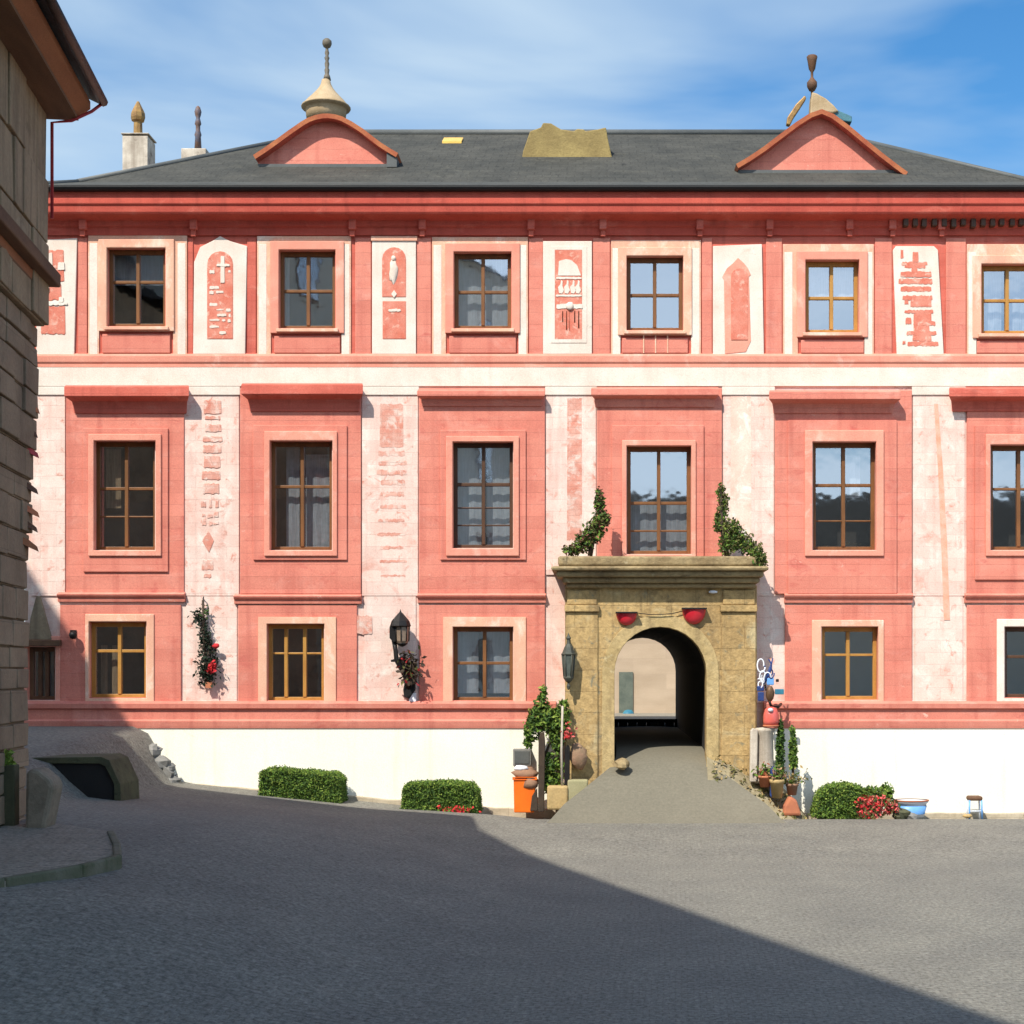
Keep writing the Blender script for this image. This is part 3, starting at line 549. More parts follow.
# hoods over the main windows
Hd = [(64, 189, 386, 414), (241, 363, 384, 412), (417, 545, 390, 407), (591, 719, 388, 408), (769, 901, 391, 414), (949, 1090, 388, 412)]
for i, (x0, x1, y0, y1) in enumerate(Hd):
    b = MB(); Y = PY; pr_ = .34 if i not in (2, 3) else .26
    za, zb = PZ(y0, Y - pr_), PZ(y1, Y)
    pr = [(Y, zb), (Y - .09, zb), (Y - .10, zb + .05), (Y - .12, lerp(zb, za, .3)), (Y - pr_ * .45, lerp(zb, za, .45)), (Y - pr_ * .85, lerp(zb, za, .55)), (Y - pr_, lerp(zb, za, .6)), (Y - pr_, za - .02), (Y - pr_ + .03, za + .02), (Y, za + .06)]
    nP = len(pr); v = []
    for x, ex in ((x0, 1), (x1, -1)):                    # mitred returns
        for y, z in pr: v.append((PX(x, Y - pr_) + ex * (pr_ - (Y - y)) * .45, y, z))
    b.mesh(v, [tuple(range(nP)), tuple(range(2 * nP - 1, nP - 1, -1))] + [((k + 1) % nP, k, k + nP, (k + 1) % nP + nP) for k in range(nP)])
    b.build("window_hood", m_red if i in (0, 1, 5) else m_pink, pal, bevel=.008)
# ledges between main and ground floor, ground floor panels
Lg = [(59, 186, 594), (235, 362, 596), (418, 546, 595), (784, 912, 595), (964, 1090, 595)]
Gp = [(60, 181, 605, 702), (238, 357, 605, 702), (419, 545, 605, 702), (785, 912, 605, 702), (967, 1085, 605, 702)]
GFr = [[((85, 154, 614, 702), .075, m_cream)], [((258, 336, 617, 702), .075, m_cream)], [((443, 526, 617, 702), .075, m_cream)], [((812, 884, 620, 702), .075, m_cream)], [((997, 1072, 619, 702), .075, m_white)]]
gl_ = [((.5,), ((.36, .03),)), ((.28, .66), ((.36, .02),)), ((.52,), ((.48, .03),)), ((.48,), ((.36, .025),)), ((.5,), ((.4, .03),))]
gcur = [[(.1, .22, .3, 1), (.3, .45, .3, 1)], None, [(0, .4, .0, .9), (.55, 1, 0, .9)], None, None]
for i, r in enumerate(GW):
    x0, x1, yy = Lg[i]; b = MB(); Y = PY; z = PZ(yy, Y)
    pr = [(Y, z - .16), (Y - .07, z - .16), (Y - .08, z - .08), (Y - .12, z - .05), (Y - .14, z - .01), (Y - .06, z + .03), (Y, z + .04)]
    b.profile(pr[::-1], PX(x0, Y), PX(x1, Y)); b.build("ledge", m_pink, pal, bevel=.006)
    b = MB(); b.ring(Gp[i], (r[0] - 3, r[1] + 3, r[2] - 3, r[3] - .6), PY - .045, PY + .001); b.build("wall_panel", m_pink, pal, bevel=.01)
    window(r, gl_[i], [m_oak, m_oak, m_wood, m_oak, m_dkwood][i], GFr[i], curtain=gcur[i], sill=False, curt_m=m_curtdk if i == 0 else m_curtain)
# narrow shaded window at the left end
window(GW0, ((.33, .68), ()), m_brownwood, [((22, 60, 636, 703), .06, m_salmon)], curtain=[(.05, .95, 0, 1)], sill=False, lab="narrow window with white curtains under a brown ledge")
b = MB(); b.pbox(20, 60, 640, 646, PY - .16, PY - .05); b.build("ledge", m_brownwood, pal, bevel=.01)
b = MB(); b.pprism([(28, 640), (30, 618), (36, 596), (40, 596), (47, 622), (52, 640)], PY - .07, PY + .001); b.build("pediment", m_brownplain, pal, bevel=.02)

# ---- ornament tools
m_fade = mat("faded salmon paint", (.62, .24, .17), (.68, .40, .32), 3, blotch=[((.72, .56, .48), 4, .50, .12), ((.54, .16, .11), 9, .60, .1)], lines=(.31, .118, .012, .2), streak=((.70, .52, .44), .52, .6))
def bar(b, x0, x1, y0, y1, Yf, Yb, jit=1.0, n=7, mi=0):
    n = max(n, int((x1 - x0) / 1.6)); jit *= .75
    top = [(lerp(x0, x1, i / n), y0 + random.uniform(-jit, jit) * .6) for i in range(n + 1)]
    bot = [(lerp(x1, x0, i / n), y1 + random.uniform(-jit, jit) * .6) for i in range(n + 1)]
    top[0] = (x0 + jit * .8, y0 + jit * .6); top[-1] = (x1 - jit * .8, y0 + jit * .6); bot[0] = (x1 - jit * .5, y1 - jit * .6); bot[-1] = (x0 + jit * .5, y1 - jit * .6)
    b.pprism(top + bot, Yf, Yb, mi)
def arch_pts(x0, x1, y0, y1, point=0, n=8):
    xc, r = (x0 + x1) / 2, (x1 - x0) / 2; p = [(x0, y1)]
    for i in range(n + 1):
        a = math.pi - math.pi * i / n; p.append((xc + r * math.cos(a), y0 + r * (1 + point) - r * math.sin(a) - point * r * (1 - abs(math.cos(a)))))
    return p + [(x1, y1)]
# upper storey panels
def panel(pts, m_, lab, proud=.05):
    b = MB(); b.pprism(pts, PY - proud, PY + .002); o = b.build("niche_panel", m_, pal, bevel=.01); o['label'] = lab; return o
A1, A2, A3 = PY - .060, PY - .072, PY - .04
rnd = random.Random(3)
o = panel([(36, 356), (37, 240), (77, 238), (74, 356)], m_white, "white panel with red patches in broken plaster")
b = MB()
for y0, y1 in ((250, 268), (270, 282), (284, 300), (306, 334)): bar(b, 40 + rnd.uniform(0, 3), 66 + rnd.uniform(-4, 1), y0, y1, A1, A3, 2)
sub(b, "relief", m_rust, o, bevel=.01)
b = MB()
for x0, x1, y0, y1 in ((46, 53, 253, 266), (57, 65, 262, 270), (43, 50, 286, 292), (58, 64, 297, 302), (38, 68, 302, 305)): bar(b, x0, x1, y0, y1, A2, A1 + .005, 1.5)
sub(b, "plaster_patch", m_white, o)
b = MB(); b.pprism([(193, 354), (194, 262), (200, 247), (212, 241), (220, 236), (230, 241), (247, 246), (245, 354)], PY - .05, PY + .002); o = b.build("niche_panel", m_white, pal, bevel=.01); o['label'] = "white panel with a round headed niche of broken brick relief"
b = MB(); b.pprism(arch_pts(207, 233, 251, 339), A1, A3); sub(b, "niche", m_rust, o, bevel=.012)
b = MB(); bar(b, 220, 225, 256, 283, A2, A1 + .004, 1); bar(b, 216, 230, 264, 266.5, A2 - .004, A1 + .004, .8); sub(b, "cross_relief", m_white, o, bevel=.01)
b = MB(); pend = []
y = 270
while y < 334:
    x = 209
    while x < 229:
        wd = rnd.uniform(4, 11)
        if rnd.random() < .55 and not (y < 286 and x < 227 and x + wd > 218):
            b = MB(); bar(b, x, min(x + wd, 231), y, y + rnd.uniform(1.4, 3.4), A2 + rnd.uniform(0, .008), A1 + .004, .9, 4); sub(b, 'brick_relief', m_white, o)
        x += wd + 1.5
    y += rnd.uniform(4.5, 6.5)
o = panel([(372, 354), (372, 238), (416, 238), (416, 354)], m_white, "white panel with a saint niche over a plain red field")
b = MB(); b.pbox(371, 417, 236, 240.5, PY - .075, PY + .002); sub(b, "panel_cap", m_cream, o)
b = MB(); b.pprism(arch_pts(382, 406, 247, 297), A1, A3); b.pbox(382.5, 406, 301, 339, A1, A3); sub(b, "niche", m_rust, o, bevel=.012)
b = MB(); b.pprism([(393, 257), (396, 260), (399, 266), (396, 271), (398, 277), (395, 283), (392, 287), (390, 281), (392, 275), (387, 268), (390, 261)], A2 - .02, A1 + .004); b.v.clear(); b.f.clear(); b.m.clear(); b.sm.clear(); b.blob(P(393.5, 271, A1), (.085, .035, .25), 3, .35, 14, freq=2.4); b.blob(P(393.5, 258.5, A1), (.05, .04, .06), 4, .1, 12); sub(b, "figure_relief", m_white, o); b = MB(); b.pprism([(394, 290), (397, 294), (394, 298), (391, 294)], A2, A1 + .004); sub(b, "boss_relief", m_white, o, bevel=.015); b = MB(); bar(b, 388, 401, 309, 311.5, A2, A1 + .004, .8); sub(b, "bar_relief", m_white, o, bevel=.005)
o = panel([(543, 354), (543, 241), (592, 241), (592, 354)], m_white, "white panel with a stack of framed figure reliefs")
b = MB(); b.ring((551, 587, 246, 343), (555, 582, 250, 339), A1, A3); sub(b, "frame", m_white, o, bevel=.008)
b = MB(); b.pbox(555, 582, 250, 339, PY - .062, A3); sub(b, "field", m_rust, o)
b = MB(); b.pprism([(558, 275.5), (559, 261), (566, 259), (571, 260), (577, 265), (581, 275.5)], A2, PY - .06)
for xx in (561, 567, 573, 578): b.pprism([(xx - 2, 293), (xx - 3, 287), (xx - .5, 284), (xx, 280), (xx + 1.6, 281), (xx + 1.4, 286), (xx + 3, 290), (xx + 1, 293.5)], A2, PY - .06)
bar(b, 555.5, 582, 277, 279, A2, PY - .06, .8); bar(b, 555.5, 582, 294.5, 296.5, A2, PY - .06, .6); bar(b, 556, 583, 304, 308.5, A2, PY - .06, .9); b.blob(P(570, 306, PY - .08), (.08, .03, .08))
for xx in (562, 566, 569, 574, 578): bar(b, xx, xx + rnd.uniform(.8, 2), 311, rnd.uniform(322, 336), A2 + .01, PY - .06, .5, 4)
sub(b, "figure_relief", m_white, o)
o = panel([(713, 355), (713, 246), (762, 244), (764, 355)], m_white, "white panel with a pointed gothic niche")
b = MB(); b.pprism([(722, 277), (727, 268), (733, 263), (738, 257.5), (744, 263), (748, 268), (751, 275), (749, 276.5), (751, 341), (746, 352), (725, 354), (724, 280)], A1, A3); sub(b, "niche", m_salmon, o, bevel=.012)
b = MB(); b.pprism(arch_pts(731, 748, 268, 340), A2, A1 + .004); sub(b, "relief", m_rust, o, bevel=.02)
o = panel([(897, 357), (893, 250), (896, 246), (934, 246), (938, 250), (944, 357)], m_white, "white panel painted with irregular rust ornament bars")
b = MB()
for x0, x1, y0, y1 in ((900, 904, 250, 258.5), (912, 919, 252, 262), (901, 928, 262, 265.5), (904, 926, 265, 268), (911, 918, 267, 272), (900, 932, 271.5, 277), (898, 933, 278.5, 284), (900, 932, 286.5, 291.5), (902, 933, 295.5, 300), (910, 932, 299, 307), (904, 909, 300, 304), (904, 934, 310, 313), (913, 932, 313, 322), (905, 912, 318, 324), (913, 936, 321, 325.5), (913, 930, 325, 332), (906, 937, 331, 335), (912, 932, 335, 341), (907, 939, 341.5, 346), (902, 906, 341, 344)):
    bar(b, x0, x1, y0, y1, A1 + rnd.uniform(0, .006), A3, 1.3)
sub(b, "painted_ornament", m_rust, o)
# upper red pilaster strips beside the panels
for x0, x1, m_ in ((78, 87, m_pink), (188, 193, m_red), (247, 256, m_red), (355, 371, m_pink), (417, 431, m_pink), (529, 543, m_pink), (593, 610, m_pink), (702, 712, m_pink), (766, 782, m_pink), (875, 892, m_pink), (946, 966, m_pink)):
    b = MB(); b.pbox(x0, x1, 238, 355.5, PY - .028, PY + .002); b.build("pilaster_strip", m_, pal, bevel=.01)
# main storey white pilasters, with their painted or carved ornament
Pl = [(31, 65, 388, 596), (184, 239, 388, 703), (362, 418, 388, 703), (546, 596, 388, 575), (723, 774, 386, 703), (913, 965, 388, 703)]
pils = []
for i, (x0, x1, y0, y1) in enumerate(Pl):
    b = MB(); b.pbox(x0, x1, y0, min(y1, 596), PY - .03, PY + .001)
    if y1 > 600: b.pbox(x0 + (2 if i else 0), x1 - 2, 596.2, y1, PY - .022, PY + .001)
    pils.append(b.build("pilaster", m_pale, pal, bevel=.008))
ch = [(203, 222, 400, 414), (204, 221, 416, 420), (204, 222, 424, 432), (202, 223, 436, 442), (202, 222, 445, 453), (203, 221, 456, 468), (201, 221, 471, 480), (202, 220, 483, 494)]
b = MB()
for x0, x1, y0, y1 in ch: bb = MB(); bar(bb, x0, x1, y0, y1, PY - .042, PY - .02, 1.6); sub(bb, 'carved_block', m_fade, pils[1], bevel=.012)
for y in (502, 512, 520): 
    for k in range(3): bb = MB(); bar(bb, 200 + k * 7 + rnd.uniform(-2, 2), 205 + k * 7 + rnd.uniform(0, 2), y + rnd.uniform(-3, 3), y + 6 + rnd.uniform(-2, 2), PY - .040, PY - .02, 1.5); sub(bb, "carved_leaf", m_fade, pils[1], bevel=.01)
bb = MB(); bb.pprism([(208, 530), (214, 541), (209, 553), (202, 541)], PY - .040, PY - .02); sub(bb, "carved_lozenge", m_fade, pils[1], bevel=.014)
for q4 in ((201, 214, 560, 570), (203, 212, 574, 578)): bb = MB(); bar(bb, *q4, PY - .038, PY - .02, 1.5); sub(bb, 'carved_block', m_fade, pils[1], bevel=.012)
b = MB(); bar(b, 379, 404, 404, 447, PY - .034, PY - .02, 1.6, 14)
for k, y in enumerate((451, 461, 470, 480, 492, 505, 519, 533, 546, 560, 575)):
    bar(b, 378 + rnd.uniform(-2, 2), 406 + rnd.uniform(-2, 2), y, y + (6 - k * .35) * rnd.uniform(.7, 1), PY - .033, PY - .02, 1.6, 16)
sub(b, "painted_ornament", m_fade, pils[2])
b = MB(); bar(b, 566, 583, 398, 540, PY - .033, PY - .02, 2.2, 30); sub(b, "painted_ornament", m_fade, pils[3])
m_blush = mat("blush plaster", (.76, .45, .36), (.80, .58, .48), 2.2, blotch=((.82, .72, .64), 3, .52, .15))
b = MB(); bar(b, 730, 752, 396, 540, PY - .033, PY - .02, 1.5, 20); sub(b, "painted_ornament", m_blush, pils[4])
b = MB(); b.pprism([(934, 404), (938, 404), (943, 470), (947, 540), (950, 620), (944, 620), (941, 540), (938, 470)], PY - .033, PY - .02); sub(b, "painted_streak", mat("orange streak", (.72, .30, .19), (.76, .42, .32), 4), pils[5])
b = MB(); bar(b, 355, 373, 616, 634, PY - .034, PY - .018, 2, 10); sub(b, "painted_ornament", m_fade, pils[2])
for x0, x1 in ((30, 66), (183, 240), (361, 419), (545, 597), (722, 775), (912, 966)):
    b = MB(); b.pbox(x0, x1, 386.5, 395, PY - .055, PY - .031); b.build("pilaster_cap", m_white, pal, bevel=.01)

# ---- gateway
GY = 29.4
ax0, ax1, atop = 614, 707, 626.5
def arch_outline(x0, x1, yt, yb, n=16, Y=GY):
    xc, r = (x0 + x1) / 2, (x1 - x0) / 2; p = [(x0, yb)]
    for i in range(n + 1):
        a = math.pi - math.pi * i / n; p.append((xc + r * math.cos(a), yt + r - r * math.sin(a)))
    return p + [(x1, yb)]
ao = arch_outline(ax0, ax1, atop, 830)
b = MB(); b.pprism([(565, 830), (565, 585), (757, 585), (757, 830)] + ao[::-1], GY, PY + .05)
gate = tag(b.build("gateway", m_stone, pal, bevel=.02), "ochre stone gateway with arched passage")
b = MB(); o2 = arch_outline(ax0 - 12, ax1 + 12, atop - 12, 810); i2 = arch_outline(ax0 + .5, ax1 - .5, atop + .5, 810)
b.pprism(o2 + i2[::-1], GY - .022, GY + .01); sub(b, "archivolt", mat("pale sandstone", (.46, .345, .17), (.36, .26, .115), 1.4, blotch=[((.2, .15, .08), 2, .58, .16), ((.50,.40,.22),4,.58,.1)], bump=.9, bscale=12, grain=.25, streak=((.2, .14, .07), .53, .5)), gate, bevel=.012)
for x0, x1 in ((566, 598), (722, 756)):
    b = MB(); b.pbox(x0, x1, 612, 812, GY - .035, GY + .01); b.pbox(x0 - 1.5, x1 + 1.5, 605, 611.8, GY - .09, GY + .01); b.pbox(x0 + 1, x1 - 1, 590, 604.8, GY - .045, GY + .01); b.pbox(x0 - 2, x1 + 2, 812.2, 835, GY - .1, GY + .01)
    sub(b, "pier", m_stone, gate, bevel=.02)
b = MB()
for x0, x1, y0, y1, pr_ in ((566, 756, 583, 588, .14), (562, 760, 577, 582.9, .24), (556, 764, 570.5, 576.9, .36), (551, 769, 566, 570.4, .46), (558, 763, 556, 565.9, .30)):
    b.pbox(x0, x1, y0, y1, GY - pr_, PY - .02)
sub(b, "entablature", m_stone2, gate, bevel=.045)
# dark tunnel behind
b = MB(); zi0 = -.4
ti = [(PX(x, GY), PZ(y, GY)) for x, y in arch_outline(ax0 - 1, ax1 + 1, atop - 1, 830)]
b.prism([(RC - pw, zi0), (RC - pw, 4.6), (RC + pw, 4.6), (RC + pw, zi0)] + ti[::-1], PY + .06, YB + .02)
sub(b, "vault", m_vaultshade, gate)
# low dark timber barrier at the far end of the tunnel
bY = 41.2; b = MB(); b.pbox(600, 684, 719, 722.5, bY, bY + .12)
for k in range(9): b.pbox(600 + k * 9.3, 609 + k * 9.3, 721.5, 752, bY + .03, bY + .09)
barrier = tag(b.build("barrier", m_black), "low dark timber barrier across the far end of the passage", "barrier")
b = MB(); b.pbox(650, 659, 722, 731, bY - .03, bY + .02); tag(b.build("notice_board", m_grey), "small pale notice fixed on the dark passage barrier", "notice")
# courtyard wall beyond
b = MB(); b.box(-9, 14, 54, 54.5, 1.3, 9); cw = tag(b.build("courtyard_wall", m_court), "sunlit cream courtyard wall seen through the passage", "wall")
b = MB(); b.pbox(619, 633, 672, 716.5, 53.94, 54.01); d_ = b.build("door", m_door, cw)
b = MB(); b.blob(P(628, 714.5, 53.4), (.22, .2, .16), 3); tag(b.build("planter", m_teal), "teal tub standing by the courtyard door", "planter")

# ------------------------------------------------------------------ neighbouring houses
ha = thing("corner_house", "tall brown stone house in shadow at the left edge of the square", "house", (-7.37, 20, 0))
ha.rotation_euler = (0, 0, R(7.8))
def lbuild(b, name, m_, par=ha, **k):                # local coordinates of the house
    o = b.build(name, m_, None, **k); o.parent = par; return o
EZ = 10.72
def masonry(z0, z1, xf, name, m_, rows, seed):
    """plain core plus individually set, slightly uneven blocks on the street face and the corner"""
    rr = random.Random(seed); b = MB(); z = z0
    while z < z1 - .05:
        h = min(rr.uniform(*rows), z1 - z); x = xf(z + h / 2); b.box(-7.9, x - .03, -4.8, -.03, z, z + h)
        y = 0.0
        while y > -4.8:
            w_ = rr.uniform(.45, 1.0); d = rr.uniform(-.012, .03); e = rr.uniform(.006, .016)
            b.mesh([(x - .25, max(y - w_ + e, -4.8), z + e), (x + d, max(y - w_ + e, -4.8), z + e + rr.uniform(0, .015)), (x + d + rr.uniform(-.012, .012), y - e + (rr.uniform(-.02, .025) if y == 0 else 0), z + e), (x - .25, y - e, z + e),
                    (x - .25, max(y - w_ + e, -4.8), z + h - e), (x + d, max(y - w_ + e, -4.8), z + h - e), (x + d + rr.uniform(-.012, .012), y - e + (rr.uniform(-.02, .025) if y == 0 else 0), z + h - e - rr.uniform(0, .015)), (x - .25, y - e, z + h - e)],
                   [(0, 3, 2, 1), (4, 5, 6, 7), (0, 1, 5, 4), (1, 2, 6, 5), (2, 3, 7, 6), (3, 0, 4, 7)]); y -= w_
        z += h
    return lbuild(b, name, m_, bevel=.012)
masonry(7.55, EZ - .25, lambda z: 0, "upper_wall", m_brownplain, (.8, 1.3), 5)
b = MB(); b.prism([(-7.9, EZ - .25), (0, EZ - .25), (.3, EZ - .05), (-7.9, 14.2)], -4.78, -.04); lbuild(b, "gable", m_brownplain)
masonry(0, 7.55, lambda z: lerp(-.25, -.12, ss(3.5, 7.3, z)), "lower_wall", m_brownstone, (.26, .44), 6)
b = MB()                                             # projecting string course, stepped
for pr_, z0, z1 in ((.10, 7.95, 8.1), (.26, 8.1, 8.28), (.18, 8.28, 8.36)):
    b.box(-1, pr_ - .1, -4.8, .0 + pr_ * .3, z0 - 0, z1)
lbuild(b, "string_course", m_brownwood, bevel=.02)
b = MB(); 
for z0, z1, x, y in ((6.35, 6.62, .08, .06), (6.62, 6.86, .19, .10), (6.86, 6.95, .11, .06)):
    pass
b = MB(); b.box(-3, .37, -4.9, .16, EZ - .34, EZ - .24); lbuild(b, "soffit", m_brownwood)
b = MB(); b.mesh([(.36, -4.9, EZ - .30), (.52, -4.9, EZ - .17), (.52, .18, EZ - .17), (.36, .18, EZ - .30), (.36, -4.9, EZ - .2), (.52, -4.9, EZ - .07), (.52, .18, EZ - .07), (.36, .18, EZ - .2)], [(0, 1, 2, 3), (7, 6, 5, 4), (0, 4, 5, 1), (3, 2, 6, 7), (1, 5, 6, 2), (0, 3, 7, 4)]); lbuild(b, "fascia", m_rustwood)
b = MB(); sl = 3.8 / 8.6
b.mesh([(.66, -4.95, EZ - .10), (.66, .2, EZ - .10), (-7.9, .2, EZ + sl * 8.7 - .1), (-7.9, -4.95, EZ + sl * 8.7 - .1), (.66, -4.95, EZ + .03), (.66, .2, EZ + .03), (-7.9, .2, EZ + sl * 8.7 + .03), (-7.9, -4.95, EZ + sl * 8.7 + .03)], [(0, 1, 2, 3), (7, 6, 5, 4), (0, 4, 5, 1), (1, 5, 6, 2), (2, 6, 7, 3), (3, 7, 4, 0)]); lbuild(b, "roof", m_black)
b = MB(); b.tube([(.68, -4.95, EZ - .05), (.68, .22, EZ - .05)], .065, 8); lbuild(b, "gutter", m_iron)
b = MB(); b.tube([(.68, .22, EZ - .06), (.55, .12, EZ - .22), (.3, .06, EZ - .38), (.05, .05, EZ - .42), (.05, .05, EZ - 1.7)], .022, 8); lbuild(b, "downpipe", m_redpipe)
# small red boards jutting out along the lower corner
for k, (yy, ln, mm_) in enumerate(((408, .10, m_terra), (432, .05, m_dkwood), (452, .08, m_redpipe), (488, .06, m_dkwood), (511, .09, m_terra), (526, .05, m_dkwood), (545, .07, m_rustwood))):
    z = PZ(yy, 20); b = MB(); b.mesh([(-.26, -.4, z), (-.12 + ln * .5, -.1, z - .10), (-.26, -.02, z - .02), (-.26, -.4, z + .10), (-.14 + ln * .5, -.1, z - .03), (-.26, -.02, z + .09)], [(0, 2, 1), (3, 4, 5), (0, 1, 4, 3), (1, 2, 5, 4), (0, 3, 5, 2)]); lbuild(b, "jutting_board", mm_)
# house cornice between storeys seen in profile
b = MB(); zc = PZ(285, 20)
b.profile([], 0, 1) if False else None
pr = [(0, -.62), (.06, -.58), (.05, -.40), (.14, -.34), (.13, -.22), (.24, -.14), (.25, -.02), (.06, .10), (0, .12)]
v = [(x - .24 - 0, y, zc + z) for y in (-4.8, .12) for x, z in pr]; nP = len(pr)
v = [(x - .26 + .02, y, zc + z) for y in (-4.8, .10) for x, z in pr]
b.mesh(v, [tuple(range(nP)), tuple(range(2 * nP - 1, nP - 1, -1))] + [((k + 1) % nP, k, k + nP, (k + 1) % nP + nP) for k in range(nP)]); lbuild(b, "cornice", m_rustwood, bevel=.01)

# steep gabled house behind it (unseen, added so its roof shades the palace on a slant)
hb = thing("added_gabled_house", "unseen steep roofed house added behind the brown corner house to shade the palace", "house", (-15.3, 18.9, 0))
b = MB(); b.box(-23.5, -15.3, 11, 18.9, 0, 16.3); b.prism([(-23.5, 16.3), (-15.3, 16.3), (-19.4, 22.5)], 11, 18.9); b.build("wall", m_brownplain, hb)
b = MB()
for s_ in (1, -1):
    x0 = -19.4 + s_ * 4.35; q = [(x0, 10.8, 16.1), (x0, 19.05, 16.1), (-19.4, 19.05, 22.75), (-19.4, 10.8, 22.75)]; b.mesh(q + [(x, y, z - .15) for x, y, z in q], [(0, 1, 2, 3), (7, 6, 5, 4), (0, 4, 5, 1), (1, 5, 6, 2), (3, 2, 6, 7), (0, 3, 7, 4)])
b.build("roof", m_slate, hb)
# big town house beside the camera (unseen, added and shaped to shade the square)
th = thing("added_town_house", "unseen large rendered town house added beside the viewer to shade the square", "house", (-10.8, 13.8, 0))
th.rotation_euler = (0, 0, math.atan(.405))
b = MB(); b.box(-11, -.35, -28, -.3, 0, 19.6); lbuild(b, "wall", m_pale2, th)
b = MB(); b.mesh([(0, -28.3, 19.6), (0, 0, 19.6), (-11.4, 0, 19.6), (-11.4, -28.3, 19.6), (-5.7, -24, 22), (-5.7, -4.5, 22)], [(0, 1, 5, 4), (1, 2, 5), (2, 3, 4, 5), (3, 0, 4), (3, 2, 1, 0)]); lbuild(b, "roof", m_slate, th)
for fl in range(4):
    for k in range(8):
        b = MB(); yy = -3 - k * 3.3; z = 2 + fl * 4.4; b.box(-.36, -.30, yy - 1.2, yy, z, z + 2.2); ww = lbuild(b, "window", m_wood, th)
        b = MB(); b.box(-.31, -.285, yy - 1.1, yy - .63, z + .1, z + 2.1); b.box(-.31, -.285, yy - .57, yy - .1, z + .1, z + 2.1); sub(b, "pane", m_glass, ww)
# unseen houses added behind the viewer for the lower windows to mirror
op = thing("added_opposite_house", "plain unseen house row added behind the viewer for the windows to mirror", "house", (10, -30, 0))
b = MB(); b.box(-6, 34, -40, -30, 0, 10); b.build("wall", m_pale2, op)
b = MB(); b.prism([(-6.4, 0), (34.4, 0)][:0] or [(0, 0), (1, 0), (0, 1)], 0, 1) if False else None
b.profile([(-40.4, 10), (-29.6, 10), (-35, 14)], -6.4, 34.4); b.build("roof", m_slate, op)

# ------------------------------------------------------------------ left side small things
q = drop(35, 826)
b = MB(); gx, gy = PX(36, 18.75), 18.75
b.pprism([(24, 832), (25, 774), (30, 768), (38, 770), (49, 779), (53, 786), (48, 812), (44, 832)], gy - .18, gy + .22); tag(b.build("guard_stone", m_foot2, bevel=.05), "leaning grey guard stone at the foot of the brown house", "guard stone")
b = MB(); b.box(gx - .46, gx - .25, gy - .05, gy + .12, .95, 1.80); b.box(gx - .62, gx - .47, gy - .02, gy + .10, .95, 1.78); tag(b.build("timber_post", m_moss, bevel=.015), "pair of mossy upright boards beside the guard stone", "post")
b = MB()
b.tube([(gx - .34, gy, 1.75), (gx - .34, gy, 1.95)], .03, 6)
for k in range(60): b.leaf((gx - .34 + random.uniform(-.06, .06), gy + random.uniform(-.05, .05), 1.88 + random.uniform(-.09, .09)), .05, random.choice((0, 1)))
tag(b.build("weed", [m_grn, m_grnl]), "small green weed sprouting above the mossy boards", "plant")
# cellar hatch: mossy hood over a solid black fill for the hollow's darkness
hp = drop(72, 786); s_ = hp.y / F
hx0, hx1 = PX(28, hp.y), PX(121, hp.y); hz = hp.z; hh = 29 * s_
hat = thing("cellar_hatch", "low mossy hood over a solid black fill for a cellar opening in the shaded road", "hatch", tuple(hp))
b = MB(); y0_, y1_ = hp.y + .0, hp.y + 1.0
def hood_prof(y, k): return [(hx0, hz - .3), (hx0, hz + hh * .96 * k), (hx1 - 20 * s_, hz + hh * k), (hx1 - 12 * s_, hz + hh * .88 * k), (hx1 - 1 * s_, hz + hh * .05), (hx1, hz - .3)]
inn = [(hx0 + .02, hz - .3), (hx0 + .02, hz + hh * .76), (hx1 - 22 * s_, hz + hh * .76), (hx1 - 16 * s_, hz + hh * .66), (hx1 - 7 * s_, hz + .02), (hx1 - 7 * s_, hz - .3)]
b.prism(hood_prof(0, 1) + inn[::-1], y0_, y1_); b.build("hood", m_moss, hat, bevel=.03)
b = MB(); b.prism(inn, y0_ + .06, y1_ - .05); b.build("opening", m_black, hat)  # solid black, the darkness inside put into the colour
# wall lamp on the facade
b = MB(); b.lathe([(0, -.08), (.055, -.07), (.08, 0), (.065, .05), (0, .07)], P(73, 635, PY - .2), 12); wlp = thing("wall_lamp", "small dark round lamp on the pink wall above the shaded window", "lamp", tuple(P(73, 640, PY)))
b.build("globe", m_iron, wlp); b = MB(); b.tube([P(73, 633, PY - .04), P(73, 633, PY - .18)], .025); b.pbox(70, 76, 630, 637, PY - .075, PY - .04); b.build("bracket", m_iron, wlp)
# rocks of the broken bank
for k, (px, py, r_) in enumerate(((152, 752, .20), (158, 764, .24), (150, 772, .22), (163, 776, .22), (171, 782, .18), (157, 782, .22), (176, 788, .15), (168, 768, .14))):
    X = PX(px, 29.5); Yk = 29.5; z = PZ(py, Yk)
    b = MB(); b.blob((X, Yk, z), (r_, r_ * .8, r_ * .8), k + 2, .6, 10, freq=2.2, smooth=False)
    labs = ["topmost rough rock of the broken bank by the white plinth", "large rough rock in the upper middle of the broken bank", "rough rock at the road side of the broken bank", "rough rock in the middle of the broken bank against the plinth", "small rock low on the broken bank beside the white plinth", "rough rock at the bottom road side of the broken bank", "smallest rock at the foot of the broken bank", "small rock wedged on the plinth side of the broken bank"]
    tag(b.build("rock", m_grey), labs[k], "rock", "rocks of the broken bank")

